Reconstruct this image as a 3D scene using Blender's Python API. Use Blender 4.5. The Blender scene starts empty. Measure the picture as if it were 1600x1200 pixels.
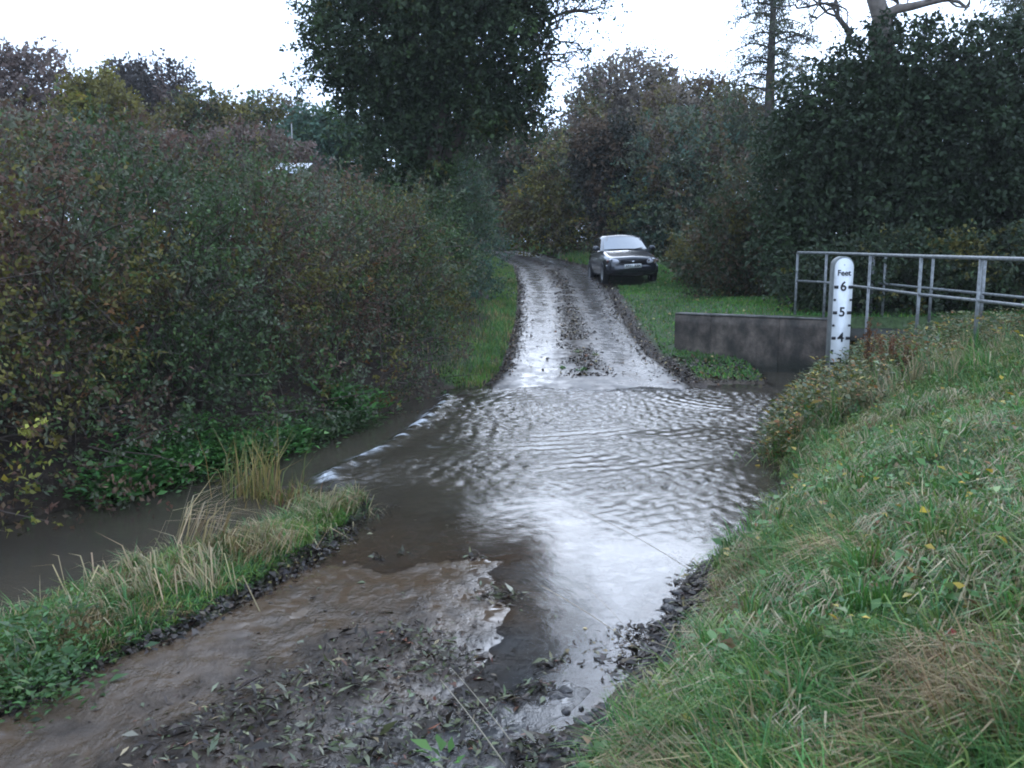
import bpy, math, random
import numpy as np
random.seed(7)
RNG = np.random.default_rng(11)
R = math.radians
S = bpy.context.scene
COL = S.collection

# ------------------------------------------------------------------ camera
F_PX = 1386.0
PITCH = R(8.62)
CAM_Z = 2.1
cd = bpy.data.cameras.new('camera'); cam = bpy.data.objects.new('camera', cd); COL.objects.link(cam)
cam.location = (0, 0, CAM_Z); cam.rotation_euler = (math.pi/2 - PITCH, 0, 0)
cd.sensor_width = 36.0; cd.lens = 36.0*F_PX/1600.0
cd.clip_start = 0.05; cd.clip_end = 3000
cd.dof.use_dof = True; cd.dof.focus_distance = 11.0; cd.dof.aperture_fstop = 7.0
S.camera = cam

# ------------------------------------------------------------------ sky, sun, exposure
SUN_AZ, SUN_EL = R(8.0), R(27.0)
sdir = (math.sin(SUN_AZ)*math.cos(SUN_EL), math.cos(SUN_AZ)*math.cos(SUN_EL), math.sin(SUN_EL))
W = bpy.data.worlds.new('World'); S.world = W; W.use_nodes = True
nt = W.node_tree; N = nt.nodes; K = nt.links; N.clear()
out = N.new('ShaderNodeOutputWorld'); bg = N.new('ShaderNodeBackground'); K.new(bg.outputs[0], out.inputs[0])
bg.inputs[1].default_value = 0.1
sky = N.new('ShaderNodeTexSky'); sky.sky_type = 'NISHITA'; sky.sun_disc = False
sky.sun_elevation = SUN_EL; sky.sun_rotation = SUN_AZ; sky.air_density = 1.2; sky.dust_density = 1.0
tc = N.new('ShaderNodeTexCoord')
nz = N.new('ShaderNodeTexNoise'); nz.inputs['Scale'].default_value = 2.2; nz.inputs['Detail'].default_value = 5
K.new(tc.outputs['Generated'], nz.inputs['Vector'])
cr = N.new('ShaderNodeValToRGB'); K.new(nz.outputs[0], cr.inputs[0])
cr.color_ramp.elements[0].position = .3; cr.color_ramp.elements[0].color = (.52, .71, 1.06, 1)
cr.color_ramp.elements[1].position = .7; cr.color_ramp.elements[1].color = (.69, .85, 1.12, 1)
dt = N.new('ShaderNodeVectorMath'); dt.operation = 'DOT_PRODUCT'; dt.inputs[1].default_value = sdir
nrm = N.new('ShaderNodeVectorMath'); nrm.operation = 'NORMALIZE'; K.new(tc.outputs['Generated'], nrm.inputs[0]); K.new(nrm.outputs[0], dt.inputs[0])
mx = N.new('ShaderNodeMath'); mx.operation = 'MAXIMUM'; mx.inputs[1].default_value = 0; K.new(dt.outputs['Value'], mx.inputs[0])
pw = N.new('ShaderNodeMath'); pw.operation = 'POWER'; pw.inputs[1].default_value = 16; K.new(mx.outputs[0], pw.inputs[0])
ml = N.new('ShaderNodeMath'); ml.operation = 'MULTIPLY_ADD'; ml.inputs[1].default_value = 17; ml.inputs[2].default_value = 13.0; K.new(pw.outputs[0], ml.inputs[0])
sc_ = N.new('ShaderNodeVectorMath'); sc_.operation = 'SCALE'; K.new(cr.outputs[0], sc_.inputs[0]); K.new(ml.outputs[0], sc_.inputs['Scale'])
mixc = N.new('ShaderNodeMix'); mixc.data_type = 'RGBA'; mixc.inputs[0].default_value = .94
K.new(sky.outputs[0], mixc.inputs[6]); K.new(sc_.outputs[0], mixc.inputs[7]); K.new(mixc.outputs[2], bg.inputs[0])

ld = bpy.data.lights.new('sun', 'SUN'); ld.energy = .55; ld.angle = R(38); ld.color = (1, .98, .95)
sun = bpy.data.objects.new('sun', ld); COL.objects.link(sun)
sun.rotation_euler = (math.pi/2 - SUN_EL, 0, math.pi - SUN_AZ); sun.location = (20, 60, 60)

S.view_settings.view_transform = 'Standard'; S.view_settings.look = 'None'
S.view_settings.gamma = 1; S.view_settings.use_curve_mapping = False
S.view_settings.exposure = 0.8
S.cycles.max_bounces = 6; S.cycles.diffuse_bounces = 3; S.cycles.glossy_bounces = 3
S.cycles.transmission_bounces = 4; S.cycles.transparent_max_bounces = 6; S.cycles.volume_bounces = 0
S.cycles.use_denoising = True
S.cycles.pixel_filter_type = 'BLACKMAN_HARRIS'; S.cycles.filter_width = 1.9

# ------------------------------------------------------------------ pixel helpers (photo pixels 1600 x 1200 -> metres)
CP, SP = math.cos(PITCH), math.sin(PITCH)
def P(px, py, Y):
    u = (px-800)/F_PX; v = (600-py)/F_PX
    yy = CP + SP*v; zz = CP*v - SP
    t = Y/yy
    return np.array([u*t, Y, CAM_Z + zz*t])
def G(px, py, z=0.0):
    u = (px-800)/F_PX; v = (600-py)/F_PX
    yy = CP + SP*v; zz = CP*v - SP
    t = (z-CAM_Z)/zz
    return np.array([u*t, yy*t, z])

# ------------------------------------------------------------------ noise
_T = np.random.default_rng(3).random((256, 256))
def vnoise(x, y):
    xi = np.floor(x).astype(int); yi = np.floor(y).astype(int)
    fx = x-xi; fy = y-yi; fx = fx*fx*(3-2*fx); fy = fy*fy*(3-2*fy)
    a = _T[xi & 255, yi & 255]; b = _T[(xi+1) & 255, yi & 255]; c = _T[xi & 255, (yi+1) & 255]; d = _T[(xi+1) & 255, (yi+1) & 255]
    return (a*(1-fx)+b*fx)*(1-fy)+(c*(1-fx)+d*fx)*fy
def fbm(x, y, s=1.0, o=4):
    r = 0; a = .5
    for k in range(o):
        r = r + a*vnoise(x*s+17.3*k, y*s-9.1*k); a *= .5; s *= 2.03
    return r/.9375
def sstep(a, b, x):
    t = np.clip((x-a)/(b-a), 0, 1); return t*t*(3-2*t)

# ------------------------------------------------------------------ terrain functions
ZL_Y = [-6, 0, 3.5, 5.0, 6.3, 8, 11, 12.9, 13.5, 20, 26.5, 32, 40, 48, 58, 70, 400]
ZL_Z = [.3, .14, .05, .02, -.03, -.11, -.13, -.05, .01, .53, 1.05, 1.42, 1.81, 2.03, 2.14, 2.2, 2.6]
def zl(y): return np.interp(y, ZL_Y, ZL_Z)
def laneL(y): return .10*sstep(13.5, 15, y) + np.interp(y, [-6, 0, 3.86, 4.22, 4.59, 5.1, 5.75, 6.9, 7.4, 9.5, 13.5, 15.8, 20, 26, 32, 40, 48, 58, 70, 90], [-6.2, -3.9, -2.23, -2.07, -1.85, -1.62, -1.41, -1.2, -1.08, -.8, -.39, -.17, .04, .12, 0, -1.0, -2.4, -5.4, -10.5, -21])
def laneR(y): return -.12*sstep(14.5, 16.5, y) + np.interp(y, [-6, 0, 3.6, 3.83, 4.41, 5.4, 6.06, 7.3, 9.5, 13.5, 15.8, 20, 26, 32, 40, 48, 58, 70, 90], [-2.6, -.9, .13, .36, .67, .9, 1.44, 2.0, 2.5, 2.82, 2.62, 2.67, 2.9, 2.9, 1.7, .5, -2.2, -7.5, -18])
def bankR(y): return np.interp(y, [-6, 0, 2.5, 3.6, 3.83, 4.41, 5.4, 6.06, 7.3, 9.4, 10.4, 11.6, 12.5], [-2.7, -.7, -.05, .42, .62, .92, 1.16, 1.62, 2.2, 2.74, 3.3, 3.77, 3.95])
def hedgeL(y): return np.interp(y, [-6, 0, 2, 5, 6.85, 7.56, 8.96, 9.87, 11.9, 13.4, 14], [-16, -9, -7.5, -5.3, -3.95, -3.55, -2.78, -2.35, -1.93, -1.07, -.8])
def stripL(y): return np.interp(y, [-6, 0, 2, 3.6, 4.4, 4.8, 5.1, 5.38, 5.7, 6.06, 6.6, 6.86, 7.05, 7.5], [-9, -6, -4.4, -3.4, -2.95, -2.82, -2.74, -2.62, -2.36, -1.98, -1.70, -1.40, -1.2, -1.1])
def foamX(y): return np.interp(y, [7.0, 7.7, 8.3, 9.54, 11, 12.4, 13.4], [-1.25, -1.62, -1.8, -1.38, -1.13, -.98, -1.02])
WALL = [(2.98, 16.2), (3.55, 15.85), (4.6, 15.25), (5.42, 14.78)]
def wallY(x): return np.interp(x, [w[0] for w in WALL], [w[1] for w in WALL])
def prof(t): return np.interp(t, [0, .12, .3, .5, .9, 1.6, 3, 5, 12, 60], [0, .1, .27, .42, .62, .88, 1.16, 1.26, 1.35, 1.7])
def profL(t): return np.interp(t, [0, .25, .8, 2, 5, 30, 100], [.0, .22, .5, .8, 1.15, 1.9, 2.6])
def surf(x, y):
    L = laneL(y); Rr = laneR(y); u = (x-L)/(Rr-L)
    z = zl(y)
    rut = -.014*np.exp(-((u-.24)/.10)**2) - .014*np.exp(-((u-.76)/.10)**2) + .012*np.exp(-((u-.5)/.1)**2)
    near = sstep(8.5, 6.5, y)
    side = near*(-.042*sstep(.45, .9, u) + .012*sstep(.6, .2, u))*sstep(2.2, 3.6, y)
    return z + rut*np.where(y > 13, 1.3, .8) + side + np.where(y > 13.3, .018*(fbm(x, y, .9, 1)-.5), .022*(fbm(x, y, 1.3, 3)-.5)) + np.where(y > 13.3, 0, .012)*(fbm(x, y, 7, 2)-.5)
def height(x, y):
    x = np.asarray(x, float); y = np.asarray(y, float)
    s = surf(x, y)
    n = fbm(x, y, .9, 4)-.5
    # ---- near / ford zone (y < 13.4)
    t = x-bankR(y); dc = (12.0 + .1*np.clip(x-3.8, 0, 6) - y)*2.2
    k = .35; m = np.minimum(t, dc) - .25*np.exp(-((t-dc)/k)**2)*.35
    zb = np.maximum(zl(y), -.12) + prof(m) + n*.16*sstep(.2, 1.2, m)
    marg = sstep(0, .15, x-laneR(y))*sstep(8.5, 7, y)*(.035+.05*(fbm(x, y, 9, 3)-.4)); s = s+marg
    near_R = np.where(m > 0, np.maximum(zb, s), s)
    bed = -.42 + n*.1
    chan = sstep(11.7, 12.3, y)*sstep(3.7, 4.3, x)
    near_R = np.where(m > 0, near_R, s*(1-chan)+bed*chan)
    H = hedgeL(y); Sx = stripL(y)
    left_edge = np.where(y < 7.05, Sx, foamX(y))
    zstrip = .0 + .13*np.clip(np.sin(np.pi*np.clip((x-Sx)/np.maximum(laneL(y)-Sx, .05), 0, 1)), 0, 1)**.6 + n*.1
    L = laneL(y)
    z1 = near_R
    z1 = np.where((x < L) & (y < 7.05) & (x > Sx), np.maximum(zstrip, s-.02), z1)
    wch = sstep(0, .3, left_edge-x)
    z1 = np.where(x <= left_edge, (bed*wch + (s-.04)*(1-wch)), z1)
    zh = profL(np.clip(H-x, 0, 200)) + n*.2*sstep(0, 1, H-x)
    wh = sstep(-.15, .1, H-x)
    z1 = np.where(x < H+.15, z1*(1-wh)+zh*wh, z1)
    # ---- far zone
    tl = L-x; tr = x-laneR(y)
    lane_z = s
    zfl = zl(y) + .03*sstep(0, .3, tl) + .42*sstep(.2, 2.6, tl) + .02*np.clip(tl-2.6, 0, 200) + n*.16*sstep(.1, 1, tl)
    bl = sstep(13.4, 16.5, y)
    zfl = zfl*bl + (profL(np.clip(tl-.55, 0, 200))+n*.15*sstep(.5, 1.5, tl))*(1-bl)
    flat = np.maximum(.93-zl(y), .12)*sstep(26, 20, y) + .25*sstep(20, 30, y)
    zfr = zl(y) + .02*sstep(0, .2, tr) + sstep(.15, 2.3, tr)*flat + .015*np.clip(tr-3, 0, 60) + n*.08*sstep(.1, 1, tr)
    zfront = .11*(y-13.75) - sstep(3.95, 4.7, x)*.6 + n*.12
    front = (x > 2.98) & (y < wallY(x)+.12)
    zfr = np.where(front, np.minimum(zfr, np.maximum(zfront, -.42)), zfr)
    z2 = np.where(tl > 0, zfl, np.where(tr > 0, zfr, lane_z))
    b = sstep(13.2, 13.6, y)
    return z1*(1-b)+z2*b
def hz(x, y): return float(height(np.array([x]), np.array([y]))[0])

# ------------------------------------------------------------------ mesh helpers
def tag(o, label=None, cat=None, group=None, kind=None):
    if label: o['label'] = label
    if cat: o['category'] = cat
    if group: o['group'] = group
    if kind: o['kind'] = kind
    return o
def empty(name, loc, label, cat, group=None, rz=0.0):
    o = bpy.data.objects.new(name, None); COL.objects.link(o)
    o.location = tuple(float(v) for v in loc); o.rotation_euler = (0, 0, rz); o.empty_display_size = .2
    return tag(o, label, cat, group)
def raw_mesh(name, V, quads=None, tris=None, col=None, smooth=False):
    V = np.asarray(V, np.float32).reshape(-1, 3)
    q = np.zeros((0, 4), np.int32) if quads is None else np.asarray(quads, np.int32).reshape(-1, 4)
    t = np.zeros((0, 3), np.int32) if tris is None else np.asarray(tris, np.int32).reshape(-1, 3)
    me = bpy.data.meshes.new(name)
    me.vertices.add(len(V)); me.vertices.foreach_set('co', V.ravel())
    nl = q.size+t.size; me.loops.add(nl)
    me.loops.foreach_set('vertex_index', np.concatenate([q.ravel(), t.ravel()]))
    me.polygons.add(len(q)+len(t))
    st = np.concatenate([np.arange(len(q))*4, len(q)*4+np.arange(len(t))*3]).astype(np.int32)
    me.polygons.foreach_set('loop_start', st)
    if smooth: me.polygons.foreach_set('use_smooth', np.ones(len(q)+len(t), bool))
    if col is not None:
        a = me.attributes.new('tint', 'FLOAT_COLOR', 'POINT')
        c = np.ones((len(V), 4), np.float32); c[:, :3] = col
        a.data.foreach_set('color', c.ravel())
    me.update(calc_edges=True)
    return me
def obj(name, me, mat, parent=None, local=True):
    o = bpy.data.objects.new(name, me); COL.objects.link(o)
    if mat and not me.materials: me.materials.append(mat)
    if parent: o.parent = parent
    return o
def shift(V, parent):      # world coordinates -> coordinates local to an unrotated parent
    return np.asarray(V) - np.array(parent.location)[None, :]

class MB:
    def __init__(s): s.V = []; s.Q = []; s.T = []; s.n = 0
    def add(s, V, Q=None, T=None):
        V = np.asarray(V, float).reshape(-1, 3)
        if Q is not None and len(Q): s.Q.append(np.asarray(Q)+s.n)
        if T is not None and len(T): s.T.append(np.asarray(T)+s.n)
        s.V.append(V); s.n += len(V)
    def box(s, a, b):
        x0, y0, z0 = a; x1, y1, z1 = b
        V = [(x0,y0,z0),(x1,y0,z0),(x1,y1,z0),(x0,y1,z0),(x0,y0,z1),(x1,y0,z1),(x1,y1,z1),(x0,y1,z1)]
        s.add(V, [(0,3,2,1),(4,5,6,7),(0,1,5,4),(1,2,6,5),(2,3,7,6),(3,0,4,7)])
    def tube(s, pts, rad, n=6, cap=False):
        pts = np.asarray(pts, float); m = len(pts)
        rad = np.broadcast_to(np.asarray(rad, float), (m,))
        d = np.gradient(pts, axis=0); d /= np.linalg.norm(d, axis=1)[:, None]+1e-9
        ref = np.array([0, 0, 1.]) if abs(d[0][2]) < .9 else np.array([1., 0, 0])
        a = np.cross(d, ref); a /= np.linalg.norm(a, axis=1)[:, None]+1e-9
        b = np.cross(d, a)
        th = np.arange(n)*2*np.pi/n
        V = pts[:, None, :] + rad[:, None, None]*(np.cos(th)[None, :, None]*a[:, None, :]+np.sin(th)[None, :, None]*b[:, None, :])
        i = np.arange(m-1)[:, None]*n; j = np.arange(n)[None, :]; j2 = (j+1) % n
        Q = np.stack([i+j, i+j2, i+n+j2, i+n+j], -1).reshape(-1, 4)
        T = []
        V = V.reshape(-1, 3)
        if cap:
            V = np.vstack([V, pts[0], pts[-1]]); c0, c1 = m*n, m*n+1
            for k in range(n):
                T += [(c0, (k+1) % n, k), (c1, (m-1)*n+k, (m-1)*n+(k+1) % n)]
        s.add(V, Q, T)
    def arrays(s):
        V = np.vstack(s.V); Q = np.vstack(s.Q) if s.Q else None; T = np.vstack(s.T) if s.T else None
        return V, Q, T
    def build(s, name, mat, parent=None, smooth=False, world=True):
        V, Q, T = s.arrays()
        if parent is not None and world: V = shift(V, parent)
        return obj(name, raw_mesh(name, V, Q, T, smooth=smooth), mat, parent)

def norm(v): return v/(np.linalg.norm(v, axis=-1, keepdims=True)+1e-9)
def leaf_arrays(Pt, D, Nn, ln, wd, fold=.15):
    """rhombus leaves: base point, direction, approximate normal, length, width"""
    D = norm(D); Sd = norm(np.cross(D, Nn)); Nn = np.cross(Sd, D)
    ln = ln[:, None]; wd = wd[:, None]
    mid = Pt + D*ln*.45 + Nn*wd*fold
    V = np.stack([Pt, mid+Sd*wd*.5, Pt+D*ln - Nn*wd*fold*.8, mid-Sd*wd*.5], 1).reshape(-1, 3)
    Q = np.arange(len(Pt)*4).reshape(-1, 4)
    return V, Q
WARM = np.array([1.07, 1.0, .88])
def palette(n, pal, rng=RNG, jit=.22):
    w = np.array([p[0] for p in pal], float); w /= w.sum()
    idx = rng.choice(len(pal), n, p=w); c = np.array([p[1] for p in pal])[idx]
    return c*WARM*np.exp(rng.normal(0, jit, (n, 1)))*np.exp(rng.normal(0, jit*.25, (n, 3)))

# ------------------------------------------------------------------ materials
def mat_new(name):
    m = bpy.data.materials.new(name); m.use_nodes = True
    n = m.node_tree.nodes; b = n['Principled BSDF']
    return m, n, m.node_tree.links, b
def mat_plain(name, c, rough=.6, metal=0, spec=.5, noise=0, nscale=8, bump=0, coat=0):
    m, n, k, b = mat_new(name)
    b.inputs['Base Color'].default_value = (*c, 1); b.inputs['Roughness'].default_value = rough
    b.inputs['Metallic'].default_value = metal; b.inputs['Specular IOR Level'].default_value = spec
    b.inputs['Coat Weight'].default_value = coat; b.inputs['Coat Roughness'].default_value = .04
    if noise or bump:
        t = n.new('ShaderNodeTexCoord'); x = n.new('ShaderNodeTexNoise'); x.inputs['Scale'].default_value = nscale; x.inputs['Detail'].default_value = 6
        k.new(t.outputs['Object'], x.inputs['Vector'])
        if noise:
            r = n.new('ShaderNodeValToRGB'); k.new(x.outputs[0], r.inputs[0])
            r.color_ramp.elements[0].position = .3; r.color_ramp.elements[1].position = .72
            r.color_ramp.elements[0].color = (*[v*(1-noise) for v in c], 1); r.color_ramp.elements[1].color = (*[min(1, v*(1+noise)) for v in c], 1)
            k.new(r.outputs[0], b.inputs['Base Color'])
        if bump:
            u = n.new('ShaderNodeBump'); u.inputs['Strength'].default_value = bump; u.inputs['Distance'].default_value = .02
            k.new(x.outputs[0], u.inputs['Height']); k.new(u.outputs[0], b.inputs['Normal'])
    return m
def mat_leaf(name, trans=.25, rough=.5, spec=.35):
    m, n, k, b = mat_new(name)
    a = n.new('ShaderNodeAttribute'); a.attribute_name = 'tint'
    k.new(a.outputs['Color'], b.inputs['Base Color']); b.inputs['Roughness'].default_value = rough; b.inputs['Specular IOR Level'].default_value = spec
    tr = n.new('ShaderNodeBsdfTranslucent'); k.new(a.outputs['Color'], tr.inputs['Color'])
    mx = n.new('ShaderNodeMixShader'); mx.inputs[0].default_value = trans
    k.new(b.outputs[0], mx.inputs[1]); k.new(tr.outputs[0], mx.inputs[2]); k.new(mx.outputs[0], n['Material Output'].inputs[0])
    return m
M_LEAF = mat_leaf('leaf_material', .25, .6, .25); M_GRASS = mat_leaf('grass_material', .3, .45, .4)
M_WETLEAF = mat_leaf('wet_litter_material', .05, .42, .4)
M_BARK = mat_plain('bark', (.075, .062, .05), .85, noise=.5, nscale=9, bump=.6)
M_PALEBARK = mat_plain('pale_bark', (.17, .14, .115), .85, noise=.45, nscale=6, bump=.6)
M_TWIG = mat_plain('twig', (.085, .062, .048), .8, noise=.4, nscale=5)

def bump_chain(n, k, b, heights):
    prev = None
    for (sock, strength, dist) in heights:
        u = n.new('ShaderNodeBump'); u.inputs['Strength'].default_value = strength; u.inputs['Distance'].default_value = dist
        k.new(sock, u.inputs['Height'])
        if prev: k.new(prev.outputs[0], u.inputs['Normal'])
        prev = u
    k.new(prev.outputs[0], b.inputs['Normal'])
def noise_node(n, k, vec, scale, detail=5, rough=.6, stretch=None):
    x = n.new('ShaderNodeTexNoise'); x.inputs['Scale'].default_value = scale; x.inputs['Detail'].default_value = detail; x.inputs['Roughness'].default_value = rough
    if stretch:
        mp = n.new('ShaderNodeMapping'); mp.inputs['Scale'].default_value = stretch; k.new(vec, mp.inputs['Vector']); k.new(mp.outputs[0], x.inputs['Vector'])
    else: k.new(vec, x.inputs['Vector'])
    return x
def math_node(n, k, op, a, b=None, c=None, clamp=False):
    x = n.new('ShaderNodeMath'); x.operation = op; x.use_clamp = clamp
    for i, v in enumerate((a, b, c)):
        if v is None: continue
        if isinstance(v, (int, float)): x.inputs[i].default_value = v
        else: k.new(v, x.inputs[i])
    return x.outputs[0]

def mat_ground():
    m, n, k, b = mat_new('ground_earth_and_turf')
    a = n.new('ShaderNodeAttribute'); a.attribute_name = 'tint'; t = n.new('ShaderNodeTexCoord')
    x = noise_node(n, k, t.outputs['Object'], 14, 6); hv = n.new('ShaderNodeMix'); hv.data_type = 'RGBA'; hv.blend_type = 'MULTIPLY'; hv.inputs[0].default_value = 1
    mr = n.new('ShaderNodeMapRange'); mr.inputs[1].default_value = .3; mr.inputs[2].default_value = .7; mr.inputs[3].default_value = .5; mr.inputs[4].default_value = 1.5
    k.new(x.outputs[0], mr.inputs[0]); k.new(a.outputs['Color'], hv.inputs[6]); k.new(mr.outputs[0], hv.inputs[7]); k.new(hv.outputs[2], b.inputs['Base Color'])
    b.inputs['Roughness'].default_value = .8; b.inputs['Specular IOR Level'].default_value = .25
    bump_chain(n, k, b, [(x.outputs[0], .9, .05)])
    return m
def mat_lane():
    m, n, k, b = mat_new('wet_muddy_lane')
    t = n.new('ShaderNodeTexCoord'); V = t.outputs['Object']
    a = n.new('ShaderNodeAttribute'); a.attribute_name = 'tint'      # r = silt cover, g = standing film, b = leaf mould
    sp = n.new('ShaderNodeSeparateColor'); k.new(a.outputs['Color'], sp.inputs[0])
    n1 = noise_node(n, k, V, 3.2, 7, .62); n2 = noise_node(n, k, V, 26, 5, .6); n3 = noise_node(n, k, V, 140, 3, .6)
    n4 = noise_node(n, k, V, 5, 6, .65, (1.3, .8, 1))
    def mixc(f, c1, c2):
        x = n.new('ShaderNodeMix'); x.data_type = 'RGBA'; k.new(f, x.inputs[0])
        for i, c in ((6, c1), (7, c2)):
            if isinstance(c, tuple): x.inputs[i].default_value = (*c, 1)
            else: k.new(c, x.inputs[i])
        return x.outputs[2]
    silt = math_node(n, k, 'MULTIPLY_ADD', math_node(n, k, 'SUBTRACT', n1.outputs[0], .5), 1.8, sp.outputs[0], True)
    conc = mixc(n2.outputs[0], (.045, .043, .042), (.10, .095, .09))
    mud = mixc(n2.outputs[0], (.066, .042, .025), (.115, .076, .048))
    c = mixc(silt, conc, mud)
    mould = math_node(n, k, 'MULTIPLY_ADD', math_node(n, k, 'SUBTRACT', n4.outputs[0], .5), 2.5, sp.outputs[2], True)
    c = mixc(mould, c, mixc(n2.outputs[0], (.018, .014, .012), (.05, .038, .028)))
    k.new(c, b.inputs['Base Color'])
    pos_y = n.new('ShaderNodeSeparateXYZ'); k.new(V, pos_y.inputs[0]); fade = n.new('ShaderNodeMapRange'); k.new(pos_y.outputs[1], fade.inputs[0])
    fade.inputs[1].default_value = 11; fade.inputs[2].default_value = 14; fade.inputs[3].default_value = 1; fade.inputs[4].default_value = .30     # the concrete beyond the ford is smoother than the silted near side
    film = math_node(n, k, 'MULTIPLY_ADD', math_node(n, k, 'SUBTRACT', n1.outputs[0], .5), math_node(n, k, 'MULTIPLY', fade.outputs[0], 5.0), sp.outputs[1], True)
    dry = math_node(n, k, 'SUBTRACT', 1.0, film, None, True)
    rg = math_node(n, k, 'MULTIPLY_ADD', dry, .42, .07)
    rg = math_node(n, k, 'MULTIPLY_ADD', mould, .25, rg, True)
    k.new(rg, b.inputs['Roughness']); k.new(math_node(n, k, 'MULTIPLY_ADD', mould, -.25, .36), b.inputs['Specular IOR Level'])
    h = math_node(n, k, 'MULTIPLY', n2.outputs[0], math_node(n, k, 'MULTIPLY_ADD', dry, .8, .05))
    h2 = math_node(n, k, 'MULTIPLY', n3.outputs[0], math_node(n, k, 'MULTIPLY_ADD', dry, .9, .08))
    h3 = math_node(n, k, 'MULTIPLY', n4.outputs[0], mould)
    h = math_node(n, k, 'MULTIPLY', h, fade.outputs[0]); h3 = math_node(n, k, 'MULTIPLY', h3, fade.outputs[0])
    bump_chain(n, k, b, [(h, .28, .010), (h2, .3, .003), (h3, .7, .025)])
    return m
def mat_water():
    m, n, k, b = mat_new('muddy_water')
    t = n.new('ShaderNodeTexCoord'); V = t.outputs['Object']
    a = n.new('ShaderNodeAttribute'); a.attribute_name = 'tint'      # r = opacity from depth, g = foam, b = roughness of the water
    sp = n.new('ShaderNodeSeparateColor'); k.new(a.outputs['Color'], sp.inputs[0])
    n1 = noise_node(n, k, V, 30, 4, .6, (1, 1.0, 1)); n2 = noise_node(n, k, V, 16, 6, .7, (1, 1, 1)); nb = noise_node(n, k, V, 1.2, 4)
    mr = n.new('ShaderNodeMapRange'); k.new(nb.outputs[0], mr.inputs[0]); mr.inputs[1].default_value = .35; mr.inputs[2].default_value = .65
    mc = n.new('ShaderNodeMix'); mc.data_type = 'RGBA'; k.new(mr.outputs[0], mc.inputs[0]); mc.inputs[6].default_value = (.056, .047, .034, 1); mc.inputs[7].default_value = (.072, .058, .041, 1)
    foam = math_node(n, k, 'MULTIPLY', sp.outputs[1], math_node(n, k, 'MULTIPLY_ADD', n2.outputs[0], 4.0, -1.2, True), None, True)
    mf = n.new('ShaderNodeMix'); mf.data_type = 'RGBA'; k.new(foam, mf.inputs[0]); k.new(mc.outputs[2], mf.inputs[6]); mf.inputs[7].default_value = (.78, .79, .8, 1)
    k.new(mf.outputs[2], b.inputs['Base Color'])
    k.new(math_node(n, k, 'MULTIPLY_ADD', foam, .5, .035), b.inputs['Roughness'])
    b.inputs['IOR'].default_value = 1.333
    k.new(math_node(n, k, 'MAXIMUM', sp.outputs[0], foam), b.inputs['Alpha'])
    hh = math_node(n, k, 'MULTIPLY', n1.outputs[0], sp.outputs[2])
    bump_chain(n, k, b, [(hh, .7, .011)])
    # keep the mirror of the surface film where the body of the water is clear
    gl = n.new('ShaderNodeBsdfGlossy'); gl.inputs['Roughness'].default_value = .05
    u = n['Bump'] if 'Bump' in n else None
    fr = n.new('ShaderNodeFresnel'); fr.inputs['IOR'].default_value = 1.333
    if u: k.new(u.outputs[0], gl.inputs['Normal']); k.new(u.outputs[0], fr.inputs['Normal'])
    f2 = math_node(n, k, 'MULTIPLY', fr.outputs[0], math_node(n, k, 'SUBTRACT', 1.0, sp.outputs[0], None, True))
    ms = n.new('ShaderNodeMixShader'); k.new(f2, ms.inputs[0]); k.new(b.outputs[0], ms.inputs[1]); k.new(gl.outputs[0], ms.inputs[2])
    k.new(ms.outputs[0], n['Material Output'].inputs[0])
    return m

# ------------------------------------------------------------------ ground sheet
def axis(segs):
    out = [segs[0][0]]
    for a, b, s in segs:
        nn = max(1, int(round((b-a)/s))); out += list(np.linspace(a, b, nn+1)[1:])
    return np.array(out)
def grid(xs, ys):
    X, Y = np.meshgrid(xs, ys); nx, ny = len(xs), len(ys)
    i = np.arange(ny-1)[:, None]*nx + np.arange(nx-1)[None, :]
    Q = np.stack([i, i+1, i+nx+1, i+nx], -1).reshape(-1, 4)
    return X.ravel(), Y.ravel(), Q
GREEN = np.array([.050, .080, .028]); SOIL = np.array([.040, .028, .020]); SILT = np.array([.07, .052, .036]); MUD = np.array([.035, .026, .021])
xs = axis([(-230, -120, 30), (-120, -20, 5), (-20, -8, .5), (-8, 8, .13), (8, 20, .5), (20, 120, 5), (120, 230, 30)])
ys = axis([(-60, -20, 20), (-20, -2, 1), (-2, 2, .3), (2, 18, .13), (18, 50, .3), (50, 120, 3), (120, 300, 30)])
X, Y, Q = grid(xs, ys)
Z = height(X, Y)
onlane = (X > laneL(Y)) & (X < laneR(Y))
Z = Z - .035*onlane
nn = fbm(X, Y, 1.1, 4)
c = GREEN[None]*(.6+.8*nn[:, None])
tb = np.minimum(X-bankR(Y), 99)
hedge_zone = ((X < hedgeL(Y)) & (Y < 13.6)) | ((X < laneL(Y)-.7) & (Y >= 13.6) & (Y < 60))
c = np.where(hedge_zone[:, None], SOIL, c)
edge = ((np.abs(tb) < .28) & (Y < 12.3)) | ((X > laneR(Y)) & (tb < .1) & (Y < 8)); c = np.where(edge[:, None], MUD, c)
c = np.where((Z < .03)[:, None] & (Y < 17)[:, None], SILT, c)
far_edge = (Y > 13.4) & ((np.abs(X-laneR(Y)) < .25) | (np.abs(X-laneL(Y)) < .25)); c = np.where(far_edge[:, None], MUD*1.3, c)
c = np.where(onlane[:, None], SILT, c)
gnd = obj('ground', raw_mesh('ground', np.stack([X, Y, Z], 1), Q, col=c, smooth=True), mat_ground()); tag(gnd, kind='structure')

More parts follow.
